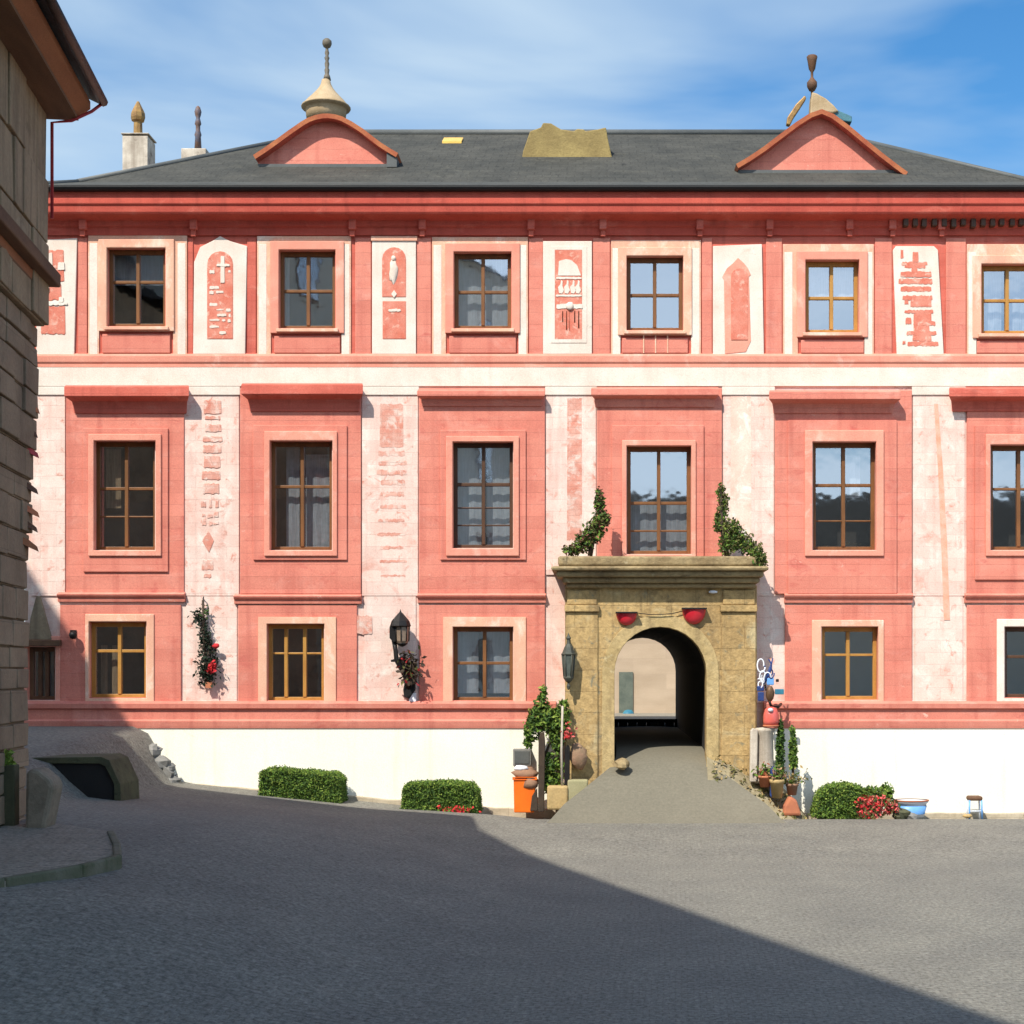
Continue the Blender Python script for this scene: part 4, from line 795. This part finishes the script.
# ------------------------------------------------------------------ planting
def hedge(pts_px, Y, depth, mats, label, name="hedge", dens=5200, leafs=.024, rmax=.05):
    z = [PZ(y, Y) for _, y in pts_px]; poly = [(PX(x, Y), PZ(y, Y)) for x, y in pts_px]
    b = MB(); cx = sum(p[0] for p in poly) / len(poly); cz = sum(p[1] for p in poly) / len(poly)
    ins = [(cx + (x - cx) * .95, cz + (zz - cz) * .92) for x, zz in poly]; b.prism(ins, Y + .04, Y + depth - .04, 0)
    n = len(poly); per = []
    def inside(x, zz):
        c = False
        for i in range(n):
            x1, z1 = poly[i]; x2, z2 = poly[(i + 1) % n]
            if (z1 > zz) != (z2 > zz) and x < (x2 - x1) * (zz - z1) / (z2 - z1) + x1: c = not c
        return c
    X0, X1, Z0, Z1 = min(p[0] for p in poly), max(p[0] for p in poly), min(p[1] for p in poly), max(p[1] for p in poly)
    A = (X1 - X0) * (Z1 - Z0); cnt = int(A * dens)
    for _ in range(cnt):
        x, zz = random.uniform(X0, X1), random.uniform(Z0, Z1)
        if inside(x, zz):
            bump_ = .05 * mnoise.noise(Vector((x * 5, zz * 5, Y)))
            b.leaf((x, Y + bump_ + random.uniform(-.02, .05), zz), leafs, random.choices((0, 1, 2), (4, 5, 2))[0], .3)
    for i in range(n):                                 # top and sides
        a, c = poly[i], poly[(i + 1) % n]; l = math.hypot(c[0] - a[0], c[1] - a[1])
        for _ in range(int(l * depth * dens)):
            t = random.random(); x, zz = lerp(a[0], c[0], t), lerp(a[1], c[1], t); yy = Y + random.uniform(0, depth)
            b.leaf((x + random.gauss(0, .015), yy, zz + random.gauss(0, .022) + .03 * mnoise.noise(Vector((x * 4, yy * 4, 1)))), leafs, random.choices((0, 1, 2), (3, 5, 3))[0], .4)
    return tag(b.build(name, mats), label, name.replace("_", " "))
gm = [m_grnd, m_grn, m_grnl]
hedge([(259, 796), (260, 774), (265, 771), (300, 773), (333, 776), (339, 780), (340, 803), (300, 801)], 28.9, .75, gm, "clipped box hedge farther from the gateway against the white plinth")
hedge([(402, 809), (403, 790), (407, 786), (440, 784.5), (470, 785.5), (476, 792), (478, 813), (440, 812)], 28.7, .75, gm, "clipped box hedge nearer to the gateway with red flowers at its foot")
def flowers(c, r, n, m_, label, name="flowers", leaf_m=None, ls=.04):
    b = MB(); 
    for _ in range(n):
        p = Vector((c[0] + random.gauss(0, r[0]), c[1] + random.gauss(0, r[1]), c[2] + abs(random.gauss(0, r[2]))))
        b.leaf(p, ls, 0 if random.random() < .65 else 1, .4)
    return tag(b.build(name, [m_, leaf_m or m_grn]), label, name.replace("_", " "))
flowers(P(456, 812, 28.6), (.15, .03, .05), 110, m_flower, "low red flowers at the foot of the hedge nearer the gateway")
def bush(name, label, cat, blobs, mats, n, ls, wts=(4, 5, 2), stems=None):
    b = MB()
    for c, r in blobs:
        k = int(n * r[0] * r[2])
        for _ in range(k):
            d = Vector((random.gauss(0, 1), random.gauss(0, 1), random.gauss(0, 1))).normalized(); rr = random.random() ** .45
            q_ = 1 + .35 * mnoise.noise(d * 2.3 + Vector(c))
            b.leaf((c[0] + r[0] * d.x * rr * q_, c[1] + r[1] * d.y * rr * q_, c[2] + r[2] * d.z * rr * q_), ls, random.choices(range(len(mats)), wts)[0], .3)
    for pts, rad in (stems or []): b.tube(pts, rad, 6, len(mats))
    return tag(b.build(name, list(mats) + [m_twig]), label, cat)
bY2 = 29.0
hedge([(815, 816), (821, 794), (830, 788), (848, 786), (862, 789), (870, 796), (872, 818), (845, 819)], bY2, .6, [m_grnd, m_grn, m_grnl], "rounded green bush right of the gateway at the foot of the plinth", "bush", 4200, .028)
bush("shrub", "loose leafy shrub behind the red flowers right of the gateway", "shrub", [(P(877, 798, 29.15), (.32, .2, .22)), (P(886, 792, 29.15), (.16, .15, .18)), (P(868, 793, 29.2), (.14, .15, .14))], [m_grnd, m_grn, m_grnl], 9000, .045)
bush("flowering_bush", "red flowering bush in front of the plinth right of the gateway", "bush", [(P(866, 803, 28.85), (.2, .18, .16)), (P(878, 806, 28.8), (.3, .2, .22)), (P(870, 814, 28.75), (.26, .16, .12)), (P(893, 808, 28.85), (.16, .15, .16))], [m_pinkflower, m_flower, m_olive, m_grnd], 8000, .04, (4, 3, 3, 2))
# blue and white tub, dark stones beside it
tub = thing("tub", "blue and white plastic tub leaning by the red bush at the plinth", "tub", tuple(P(914, 818, 29.3)))
b = MB(); s_ = 29.3 / F; cx, cy = PX(912, 29.3), 29.35
b.lathe([(0, 0), (.24, 0), (.30, .27), (.33, .28), (.33, .32), (.28, .32), (.22, .06), (0, .06)], (cx, cy, PZ(817, 29.3)), 20, sy=.7); b.build("body", m_whitep, tub)
b = MB(); b.lathe([(.255, .06), (.295, .22), (.303, .22), (.263, .06)], (cx, cy, PZ(817, 29.3)), 20, sy=.71); b.build("band", m_bluep, tub)
b = MB(); b.lathe([(.315, .30), (.345, .31), (.345, .335), (.315, .335)], (cx, cy, PZ(817, 29.3)), 20, sy=.72); b.build("rim", m_terra, tub)
for k, (px, py, r_, lb) in enumerate(((901, 814, .17, "dark stone between the red bush and the blue tub"), (911, 817, .12, "small brown stone lying in front of the blue tub"))):
    b = MB(); b.blob(P(px, py, 28.9), (r_, r_, r_ * .8), k + 20, .5, 10, smooth=False); tag(b.build("stone", m_grey if k else m_moss), lb, "stone")
# little stool by the plinth
st = thing("stool", "small dark topped stool with white legs against the white plinth", "stool", tuple(P(975, 817, 29.5)))
b = MB(); x0, x1, z0, z1 = PX(968, 29.5), PX(982, 29.5), PZ(817, 29.5), PZ(796, 29.5)
b.box(x0, x1, 29.42, 29.68, z1 - .09, z1); b.build("seat", m_brownwood, st, bevel=.035)
for xx in (x0 + .02, x1 - .02):
    for yy in (29.45, 29.64):
        b = MB(); b.tube([(xx, yy, z1 - .08), (xx + (-.01 if xx < (x0 + x1) / 2 else .01), yy, z0 - .05)], .018); b.build("leg", m_whitep if yy > 29.5 else m_bluep, st)
b = MB(); b.tube([(x0 + .02, 29.45, z0 + .12), (x1 - .02, 29.45, z0 + .12)], .012); b.build("stretcher", m_whitep, st)
b = MB(); b.blob((x0 - .03, 29.40, z0 + .03), (.09, .06, .04), 5, .4, 10); tag(b.build("pebble", m_tan), "small tan pebble at the foot of the stool", "stone")
# threshold strip along the plinth foot
for x0, x1, yy in ((185, 512, 800), (800, 1085, 816)):
    pass

# ------------------------------------------------------------------ left of the gateway
Y1 = 29.25
binn = thing("bin", "bright orange bin standing left of the gateway under a brown sack", "bin", tuple(P(523, 810, Y1)))
b = MB(); x0, x1, z0, z1 = PX(514, Y1), PX(536, Y1), PZ(812, Y1), PZ(778, Y1)
b.mesh([(x0 + .01, Y1 - .14, z0), (x1 - .03, Y1 - .14, z0), (x1 - .03, Y1 + .2, z0), (x0 + .01, Y1 + .2, z0), (x0, Y1 - .17, z1), (x1, Y1 - .17, z1), (x1, Y1 + .22, z1), (x0, Y1 + .22, z1)], [(3, 2, 1, 0), (4, 5, 6, 7), (0, 1, 5, 4), (1, 2, 6, 5), (2, 3, 7, 6), (3, 0, 4, 7)]); b.build("body", m_orangep, binn, bevel=.02)
b = MB(); b.ring((512.5, 537, 777, 780), (514.5, 535, 777.6, 779.4), Y1 - .19, Y1 - .165); b.build("rim", m_orangep, binn)
b = MB(); b.blob(P(525, 774, Y1 + .0), (.24, .20, .13), 4, .5, 14, freq=2); b.blob(P(531, 783, Y1 - .12), (.15, .10, .13), 6, .4, 12); tag(b.build("sack", m_sack), "crumpled brown sack lying on the orange bin", "sack")
b = MB(); b.blob(P(521, 768, Y1 + .02), (.16, .14, .06), 9, .4, 12); tag(b.build("cloth", m_whitep), "white cloth bundle on top of the brown sack", "cloth")
bx_ = thing("meter_box", "grey metal box on the wall above the orange bin", "box", tuple(P(522, 766, 29.75)))
b = MB(); b.pbox(513, 531, 749, 766, 29.68, 29.88); b.build("case", m_grey, bx_, bevel=.015)
b = MB(); b.pbox(514.5, 529.5, 751, 764, 29.665, 29.682); b.build("door", m_lead, bx_, bevel=.006)
# dark post, pale rod and dark stake among the leaves
b = MB(); b.pprism([(538, 812), (538.5, 742), (540, 733), (544, 732), (545, 742), (544, 812)], 29.0, 29.12); b.pprism([(530, 811), (532, 796), (537, 788), (537.8, 811)], 29.02, 29.12); tag(b.build("timber_post", m_twig, bevel=.012), "tall dark timber post left of the gateway with a wedge at its foot", "post")
b = MB(); b.tube([P(562, 792, 29.0), P(561.5, 750, 29.0), P(562.5, 706, 29.0)], .022); tag(b.build("rod", m_white2), "thin pale rod standing among the leaves left of the gateway", "rod")
b = MB(); b.pprism([(564, 792), (565, 748), (568, 744), (570, 748), (569.5, 792)], 29.05, 29.14); tag(b.build("stake", m_iron, bevel=.012), "short dark stake beside the pale rod left of the gateway", "stake")
stem = [(P(541, 800, 29.3), P(543, 760, 29.3), P(538, 730, 29.3), P(541, 700, 29.3))]
bush("climbing_shrub", "tall leafy climbing shrub beside the dark post left of the gateway", "shrub", [(P(540, 715, 29.35), (.2, .16, .36)), (P(543, 698, 29.35), (.08, .09, .28)), (P(532, 728, 29.3), (.16, .15, .35)), (P(552, 722, 29.3), (.24, .16, .34)), (P(563, 716, 29.2), (.16, .12, .36)), (P(557, 740, 29.3), (.16, .14, .26)), (P(528, 742, 29.3), (.1, .1, .16))],
     [m_grnd, m_grn, m_grnl], 6500, .05, stems=[([P(541, 806, 29.3), P(543, 760, 29.3), P(538, 730, 29.3), P(541, 700, 29.3)], [.04, .035, .025, .01]), ([P(543, 760, 29.3), P(553, 735, 29.3), P(561, 712, 29.3)], [.03, .02, .01])])
bush("low_shrub", "round green shrub low between the dark post and the pale rod", "shrub", [(P(552, 772, 29.25), (.24, .16, .42)), (P(550, 785, 29.2), (.2, .14, .2))], [m_grnd, m_grn, m_grnl], 7500, .045)
flowers(P(568, 738, 29.0), (.05, .03, .12), 60, m_pinkflower, "coral flowers on the stake left of the gateway", leaf_m=m_flower)
bl = MB(); bl.pbox(547, 568, 786, 810, 28.9, 29.24); tag(bl.build("stone_block", m_tan, bevel=.04), "rough tan stone block at the left foot of the gateway", "block")
bl = MB(); bl.pbox(567.5, 588, 780, 812, 28.95, 29.22); tag(bl.build("plaster_block", mat("greenish plaster", (.36, .32, .18), (.28, .26, .14), 2, bump=.4), bevel=.03), "greenish plastered block between the tan block and the ramp", "block")
bl = MB(); bl.blob(P(578, 757, 29.2), (.17, .10, .24), 12, .5, 12); tag(bl.build("rough_stone", mat("reddish rough stone", (.30, .17, .11), (.22, .15, .09), 4, bump=.7, bscale=18)), "reddish rough stone bulging from the left pier of the gateway", "stone")
bl = MB(); bl.blob(P(622, 764, 29.15), (.16, .16, .1), 14, .5, 12, smooth=False); tag(bl.build("corner_stone", m_stone2), "dark rough stone at the left edge of the arched passage", "stone")
# ornate iron lantern on the left edge of the gateway
il = thing("gate_lantern", "dark green ornate lantern hanging on the left edge of the gateway", "lantern", tuple(P(570, 690, 29.2)))
b = MB(); c0 = P(568.5, 690, 29.15); s_ = 29.05 / F
m_verd = mat("verdigris iron", (.045, .05, .042), (.085, .09, .07), 6, rough=.6)
b.lathe([(r * s_, z * s_) for r, z in ((0, 0), (1.2, 1), (2, 4), (1, 7), (3.2, 9), (5.2, 12), (5.2, 13.5), (4.6, 14))], c0, 6, smooth=False); b.lathe([(r * s_, z * s_) for r, z in ((7.0, 35), (7.6, 36.2), (6.4, 37), (4.2, 43), (2.0, 46.5), (1.6, 50), (2.6, 52), (1, 55), (0, 58))], c0, 6, smooth=False)
for k in range(6):
    t = 2 * math.pi * k / 6; b.tube([c0 + Vector((4.7 * s_ * math.cos(t), 4.7 * s_ * math.sin(t), 13.5 * s_)), c0 + Vector((6.6 * s_ * math.cos(t), 6.6 * s_ * math.sin(t), 36 * s_))], .012, 5)
b.build("cage", m_verd, il)
b = MB(); b.lathe([(r * s_, z * s_) for r, z in ((0, 14), (4.4, 14), (6.1, 35), (0, 35))], c0, 6, smooth=False); b.build("glass", mat("grey lantern glass", (.10, .115, .10), (.06, .07, .06), 6, rough=.2, bump=.05, spec=.6), il)
b = MB(); b.tube([c0 + Vector((0, 0, 45 * s_)), c0 + Vector((.02, .12, 50 * s_)), c0 + Vector((.02, .26, 46 * s_))], .02); b.build("bracket", m_iron, il)

# plants on top of the gateway
TY = 29.3
zt_ = 556
bush("trailing_plant", "reddish succulent plant climbing the left end of the gateway top", "plant", [(P(573, 550, TY), (.22, .14, .12)), (P(584, 542, TY), (.22, .14, .2)), (P(592, 533, TY), (.2, .14, .24)), (P(600, 522, TY), (.18, .13, .26)), (P(599, 505, TY), (.11, .1, .26)), (P(599, 494, TY), (.08, .08, .16)), (P(606, 518, TY), (.1, .1, .14))],
     [m_grnd, m_olive, m_grn, mat("reddish leaf", (.20, .075, .05), (.14, .06, .04), 6)], 9000, .045, (3, 4, 3, 2), stems=[([P(590, 556, TY), P(594, 535, TY), P(600, 515, TY), P(599, 490, TY)], [.05, .04, .03, .015])])
b_ = [(P(721 + 2 * math.sin(k), 490 + k * 9, TY + .05), (.10 + .012 * k, .1, .14)) for k in range(5)] + [(P(731, 530, TY), (.24, .14, .22)), (P(740, 540, TY), (.26, .14, .2)), (P(750, 548, TY), (.22, .14, .16)), (P(758, 556, TY - .1), (.18, .14, .2)), (P(761, 562, TY - .2), (.14, .1, .16)), (P(728, 545, TY), (.2, .12, .22))]
bush("ivy", "olive green ivy draped over the right end of the gateway top", "ivy", b_, [m_grnd, m_olive, m_grn, m_grnl], 9000, .042, (3, 6, 3, 1), stems=[([P(728, 558, TY), P(722, 530, TY), P(721, 488, TY)], [.05, .04, .02])])
# red half round lamps over the arch and their cable
for x0, x1, y0, y1, lb in ((616, 637, 612, 624, "red half round lamp over the left side of the arch"), (682, 706, 608, 623, "larger red half round lamp over the right side of the arch")):
    o = thing("red_lamp", lb, "lamp", tuple(P((x0 + x1) / 2, y1, GY)), "red lamps over the gateway arch")
    b = MB(); cc = P((x0 + x1) / 2, y0 + 1.5, GY - .03); r_ = (x1 - x0) / 2 * GY / F
    nn = 12; pr = [(r_ * math.cos(a), -((y1 - y0) * GY / F) * math.sin(a)) for a in [i * math.pi / 2 / 8 for i in range(9)]]
    b.lathe(pr, cc, 20, sy=.6); b.build("shade", m_redglass, o)
    b = MB(); b.box(cc.x - r_ * 1.04, cc.x + r_ * 1.04, GY - .20, GY - .001, cc.z, cc.z + .03); b.build("mount", m_iron, o, bevel=.008)
b = MB(); b.tube([P(637, 613, GY - .05), P(650, 614.5, GY - .06), P(660, 614.6, GY - .06), P(672, 613.6, GY - .06), P(683, 611, GY - .05)], .008, 6); tag(b.build("cable", m_iron), "thin dark cable slung between the two red lamps", "cable")
b = MB(); b.lathe([(0, 0), (.08, .01), (.09, .04), (.04, .06), (0, .06)], P(713, 593.5, GY - .06), 12, sy=.6); tag(b.build("glass_bowl", m_whitep), "small white glass light below the gateway cornice", "lamp")

# ------------------------------------------------------------------ facade lantern and hanging garland
wl_ = thing("wall_lantern", "dark wall lantern over a flower bracket on the white pilaster", "lantern", tuple(P(400, 697, PY)))
LY = PY - .32; s_ = LY / F
b = MB(); c0 = P(400.5, 645, LY)
b.lathe([(r * s_, z * s_) for r, z in ((0, 36), (1, 33), (3, 31), (9, 24), (10.5, 19), (9, 18), (0, 19))], c0, 8, smooth=False); b.pprism([(389.5, 638), (389.5, 627), (393, 619), (397, 620), (395.5, 628), (395.5, 641), (393, 642)], LY - .08, LY + .1); b.build("hood", m_iron, wl_, bevel=.01)
b = MB(); c1 = P(402, 644, LY); b.lathe([(r * s_, z * s_) for r, z in ((0, 0), (5, 0), (6.8, 3), (7.4, 18), (0, 18))], c1, 8, smooth=False); b.build("glass", m_lampglass, wl_)
b = MB()
for a in range(8):
    t = 2 * math.pi * a / 8; b.tube([c1 + Vector((6.9 * s_ * math.cos(t), 6.9 * s_ * math.sin(t), 2.5 * s_)), c1 + Vector((7.6 * s_ * math.cos(t), 7.6 * s_ * math.sin(t), 18 * s_))], .012, 5)
b.lathe([(r * s_, z * s_) for r, z in ((0, -3), (3, -2), (5.5, 0), (5.5, 1), (0, 1))], c1, 8); b.build("cage", m_iron, wl_)
b = MB(); b.tube([P(394, 640, LY + .02), P(395.5, 650, LY), P(396.5, 660, LY), P(402, 668, LY + .05), P(408, 678, LY + .12), P(409, 690, PY - .08)], [.05, .045, .05, .07, .08, .05], 8); b.tube([P(391, 661, LY), P(397, 660, LY), P(405, 657, LY + .05)], [.02, .04, .03], 6); b.build("arm", m_iron, wl_)
b = MB(); b.pprism([(404, 697), (403, 690), (405, 680), (415, 680), (415, 690), (409, 699)], PY - .14, PY - .02); b.build("wall_plate", m_iron, wl_, bevel=.015)
bk = MB()
for _ in range(260):
    p = P(409 + random.gauss(0, 5.0), 668 + random.gauss(0, 8), LY + random.uniform(-.1, .2)); bk.leaf(p, .06, random.choices((0, 1, 2), (5, 2, 2))[0])
bk.pprism([(403, 676), (404, 664), (414, 662), (417.5, 672), (414, 684), (408, 686)], LY + .02, LY + .2, 0)
tag(bk.build("flower_basket", [m_twig, m_flower, m_olive]), "dark flower basket with wilted red blooms under the wall lantern", "flower basket")
b = MB(); b.pbox(409, 416, 693, 701.5, PY - .1, PY - .03); tag(b.build("paper_note", m_whitep), "small white card fixed below the wall lantern", "card")
gar = thing("garland", "dark evergreen garland with a red bow hanging on the white pilaster", "garland", tuple(P(208, 686, PY)))
GYY = PY - .14
b = MB()
def gl(px, py, sx, sy, n, ls, mi):
    for _ in range(n): b.leaf(P(px + random.gauss(0, sx), py + random.gauss(0, sy), GYY + random.uniform(-.06, .06)), ls, mi if random.random() < .8 else 2)
gl(199, 617, 3.4, 3.6, 90, .045, 0); gl(205, 612, 2, 4, 40, .04, 1); gl(204, 632, 2.4, 7, 120, .05, 0); gl(207, 645, 3.2, 6, 120, .05, 0); gl(212, 655, 2.5, 6, 70, .045, 0); gl(200, 655, 2.0, 7, 50, .04, 0); gl(208, 667, 5.5, 5, 200, .05, 0); gl(208, 677, 4, 3.5, 130, .05, 0)
b.tube([P(203, 600, GYY), P(204, 640, GYY), P(208, 684, GYY)], .025, 6, 2)
b.build("foliage", [m_fir, m_grnd, m_twig], gar)
b = MB()
for px, py, rr, k_ in ((213, 666, 2.4, 70), (210, 670, 1.6, 30)):
    for _ in range(k_): b.leaf(P(px + random.gauss(0, rr * .8), py + random.gauss(0, rr), GYY - .07 + random.uniform(-.03, .03)), .05)
b.build("bow", m_flower, gar)
b = MB(); b.blob(P(216, 646, GYY - .04), (.07, .04, .05), 5, .4, 12); b.build("berry", m_flower, gar)
b = MB(); b.box(P(206, 0, GYY).x, P(212, 0, GYY).x, GYY - .04, GYY + .04, PZ(688, GYY), PZ(682, GYY)); b.build("stub", m_terra, gar)
b = MB(); b.tube([P(203, 599, PY - .02), P(203.5, 597, PY - .12), P(203.5, 604, GYY)], .012); b.build("hook", m_iron, gar)

# ------------------------------------------------------------------ right of the gateway
RY = 29.15
sg = thing("sign_bracket", "ornate iron sign with white scrolls, blue plates and bronze mask right of the gateway", "sign", tuple(P(770, 704, RY)))
b = MB()
def scroll(cx, cy, r0, r1, turns, tilt, mi):
    pts = []
    for i in range(26):
        t = i / 25; a = tilt + turns * 2 * math.pi * t; r = lerp(r0, r1, t); pts.append(P(cx + r * .55 * math.cos(a), cy + r * math.sin(a), RY - .02 * math.sin(6 * t)))
    b.tube(pts, .014, 6, mi)
scroll(761, 665, 8, 5, 1.0, .3, 0); scroll(763, 676, 7, 2, 1.4, 1.2, 0); scroll(768, 679, 8, 3, 1.3, 2.4, 0); scroll(760, 684, 6, 2, 1.2, 4, 0); scroll(767, 668, 9, 4, .8, 5, 1); scroll(771, 673, 6, 2, 1.3, 0, 1)
b.tube([P(773, 658, RY), P(769, 672, RY), P(764, 684, RY)], [.008, .03, .02], 6, 1)
b.build("scrollwork", [m_whitep, m_navy], sg)
b = MB(); b.blob(P(770, 694, RY), (.085, .06, .15), 3, .15, 14); b.build("mask", m_face, sg)
for x0, x1, y0, y1, m_ in ((757, 764, 686, 691, m_navy), (758, 764, 692, 701, m_navy), (775, 784, 689, 694.5, m_teal), (767, 774, 678, 685, m_bluep), (776, 779, 679, 682, m_iron)):
    b = MB(); b.pbox(x0, x1, y0, y1, RY - .02, RY + .03); b.build("plate", m_, sg, bevel=.012)
b = MB(); b.tube([P(769, 700, RY), P(771, 706, RY), P(778, 707, RY + .1), P(781, 704, RY + .5)], .03); b.tube([P(766, 690, RY + .02), P(764, 680, RY + .3)], .02); b.build("bracket", m_iron, sg)
rl = thing("red_lantern", "coral red lantern hanging under the ornate sign", "lantern", tuple(P(771, 726, RY)))
b = MB(); s_ = RY / F; b.lathe([(r * s_, z * s_) for r, z in ((0, 0), (7.5, 0), (8, 4), (7.8, 10), (6, 16), (3, 18), (0, 18.5))], P(771, 725, RY), 16); b.build("shade", mat("coral glass", (.62, .12, .09), (.55, .09, .075), 3, rough=.2, spec=.6, grain=.03), rl)
b = MB(); b.lathe([(0, 0), (.05, .02), (.05, .06), (0, .08)], P(770.5, 712, RY - .13), 10); b.build("bulb", m_whitep, rl)
b = MB(); b.lathe([(0, 0), (.16, 0), (.16, .03), (0, .03)], P(771, 726.5, RY), 16); b.build("rim", m_terra, rl)
# broken white column
cl = thing("column_stub", "broken white marble column stub right of the gateway", "column", tuple(P(763, 782, RY)))
b = MB(); s_ = RY / F
b.lathe([(r * s_, z * s_) for r, z in ((0, 0), (11, 0), (10.5, 4), (9, 6), (8.6, 26), (8.3, 50), (9.5, 52), (10, 55), (0, 56))], P(765, 783, RY + .05), 18); b.build("shaft", m_white2, cl)
b = MB(); b.pprism([(750, 782), (750.5, 731), (753, 728), (758, 730), (757, 782)], RY - .15, RY + .0); b.build("slab", m_white2, cl, bevel=.02)
# slim conifers
for x0, x1, y0, y1, lb in ((776, 784, 722, 772, "slim dark cypress beside the broken white column"), (789, 797, 728, 768, "slim bright green cypress nearest the white plinth")):
    mts = [m_grnd, m_grnd, m_grn] if x0 == 776 else [m_grnd, m_grn, m_grnl]
    h_ = [(P((x0 + x1) / 2 + random.uniform(-.8, .8), y, RY), (.5 * (x1 - x0) * s_ * (1.15 if k > 1 else .75), .10, .16)) for k, y in enumerate(frange(y0 + 5, y1 - 3, 6))]
    bush("cypress", lb, "cypress", h_, mts, 16000, .034, stems=[([P((x0 + x1) / 2, y1 + 22, RY), P((x0 + x1) / 2, y0 + 8, RY)], [.035, .012])])
# pots with plants stepping down the bank
def pot(px, py, r, h, Y, m_, lb, plant_m, n, sp):
    o = thing("potted_plant", lb, "potted plant", tuple(P(px, py, Y)), "potted plants right of the gateway")
    b = MB(); b.lathe([(0, 0), (r * .7, 0), (r * .95, h * .8), (r * 1.05, h * .82), (r * 1.05, h), (r * .9, h), (r * .85, h * .85), (0, h * .85)], P(px, py, Y), 14); b.build("pot", m_, o)
    b = MB(); c = P(px, py, Y) + Vector((0, 0, h))
    for _ in range(n): b.leaf((c.x + random.gauss(0, sp), c.y + random.gauss(0, sp * .6), c.z + abs(random.gauss(0, sp))), .045, random.choices(range(len(plant_m)), [3] * len(plant_m))[0], .3)
    b.build("leaves", plant_m, o)
pot(765, 787, .13, .22, 28.95, m_terra, "terracotta pot with orange and green leaves at the column foot", [m_grn, m_olive, m_orange], 130, .10)
pot(777, 798, .14, .36, 28.85, m_tan, "tall tan pot with brownish leaves in the middle of the bank", [m_olive, m_grn, m_sack], 110, .10)
pot(792, 795, .12, .22, 28.95, m_sack, "brown pot with dry tawny foliage next to the white plinth", [m_olive, m_tan, m_grn], 150, .13)
b = MB(); b.pprism([(783, 816), (784, 806), (790, 796), (797, 800), (802, 816)], 28.75, 29.0); tag(b.build("broken_tile", m_terra, bevel=.05), "broken terracotta slab leaning at the foot of the bank", "tile")
b = MB(); b.pprism([(770, 796), (770.5, 770), (773, 766), (775, 770), (774, 800)], 28.9, 29.0); tag(b.build("stake", m_navy, bevel=.012), "short dark blue stake in front of the broken white column", "stake")
# rubble bank right of the ramp and a smaller one on the left
def bank(x0, x1, y0, y1, hf, name, label, m_):
    b = MB(); nx_, ny_ = 22, 14
    for j in range(ny_ + 1):
        for i in range(nx_ + 1):
            u, v_ = i / nx_, j / ny_; X, Yk = lerp(x0, x1, u), lerp(y0, y1, v_); z = hf(u, v_)
            if 0 < i < nx_ and 0 < j < ny_: z += .09 * mnoise.noise(Vector((X * 4, Yk * 4, 2))) + .04 * mnoise.noise(Vector((X * 11, Yk * 11, 5)))
            b.v.append((X, Yk, z))
    for j in range(ny_):
        for i in range(nx_): a = j * (nx_ + 1) + i; b.f.append((a, a + 1, a + nx_ + 2, a + nx_ + 1)); b.m.append(0); b.sm.append(True)
    return tag(b.build(name, m_), label, "bank")
m_rub = mat("dry rubble", (.30, .25, .15), (.20, .165, .10), 2, blotch=[((.40, .35, .24), 5, .55, .15), ((.10, .09, .045), 4, .58, .2)], bump=.9, bscale=14)
bank(RC + .85, RC + 2.95, 28.15, 29.9, lambda u, v_: (1.05 * (1 - u) ** .8 * ss(0, .75, v_) + .42 * ss(.2, 1, v_) * (1 - ss(.6, 1, u))) * 1.0 - .05, "rubble_bank", "dry rubble bank between the ramp and the potted plants", m_rub)
bank(RC - 2.0, RC - .85, 28.4, 29.6, lambda u, v_: .95 * u ** .9 * ss(0, .8, v_) - .05, "rubble_bank", "low rubble edge between the ramp and the left gateway pier", m_rub)
gr = MB()
for _ in range(500):
    u, v_ = random.random(), random.random(); X, Yk = RC + .95 + 1.9 * u, 28.25 + 1.1 * v_
    z = (1.05 * (1 - u) ** .8 * ss(0, .75, v_ * .7) + .42 * ss(.2, 1, v_ * .7) * (1 - ss(.6, 1, u)))
    gr.leaf((X, Yk, z + .02), .045, random.choice((0, 0, 1)), .5)
tag(gr.build("dry_grass", [m_olive, m_tan]), "dry tufts of grass on the rubble bank right of the ramp", "grass", kind="stuff")
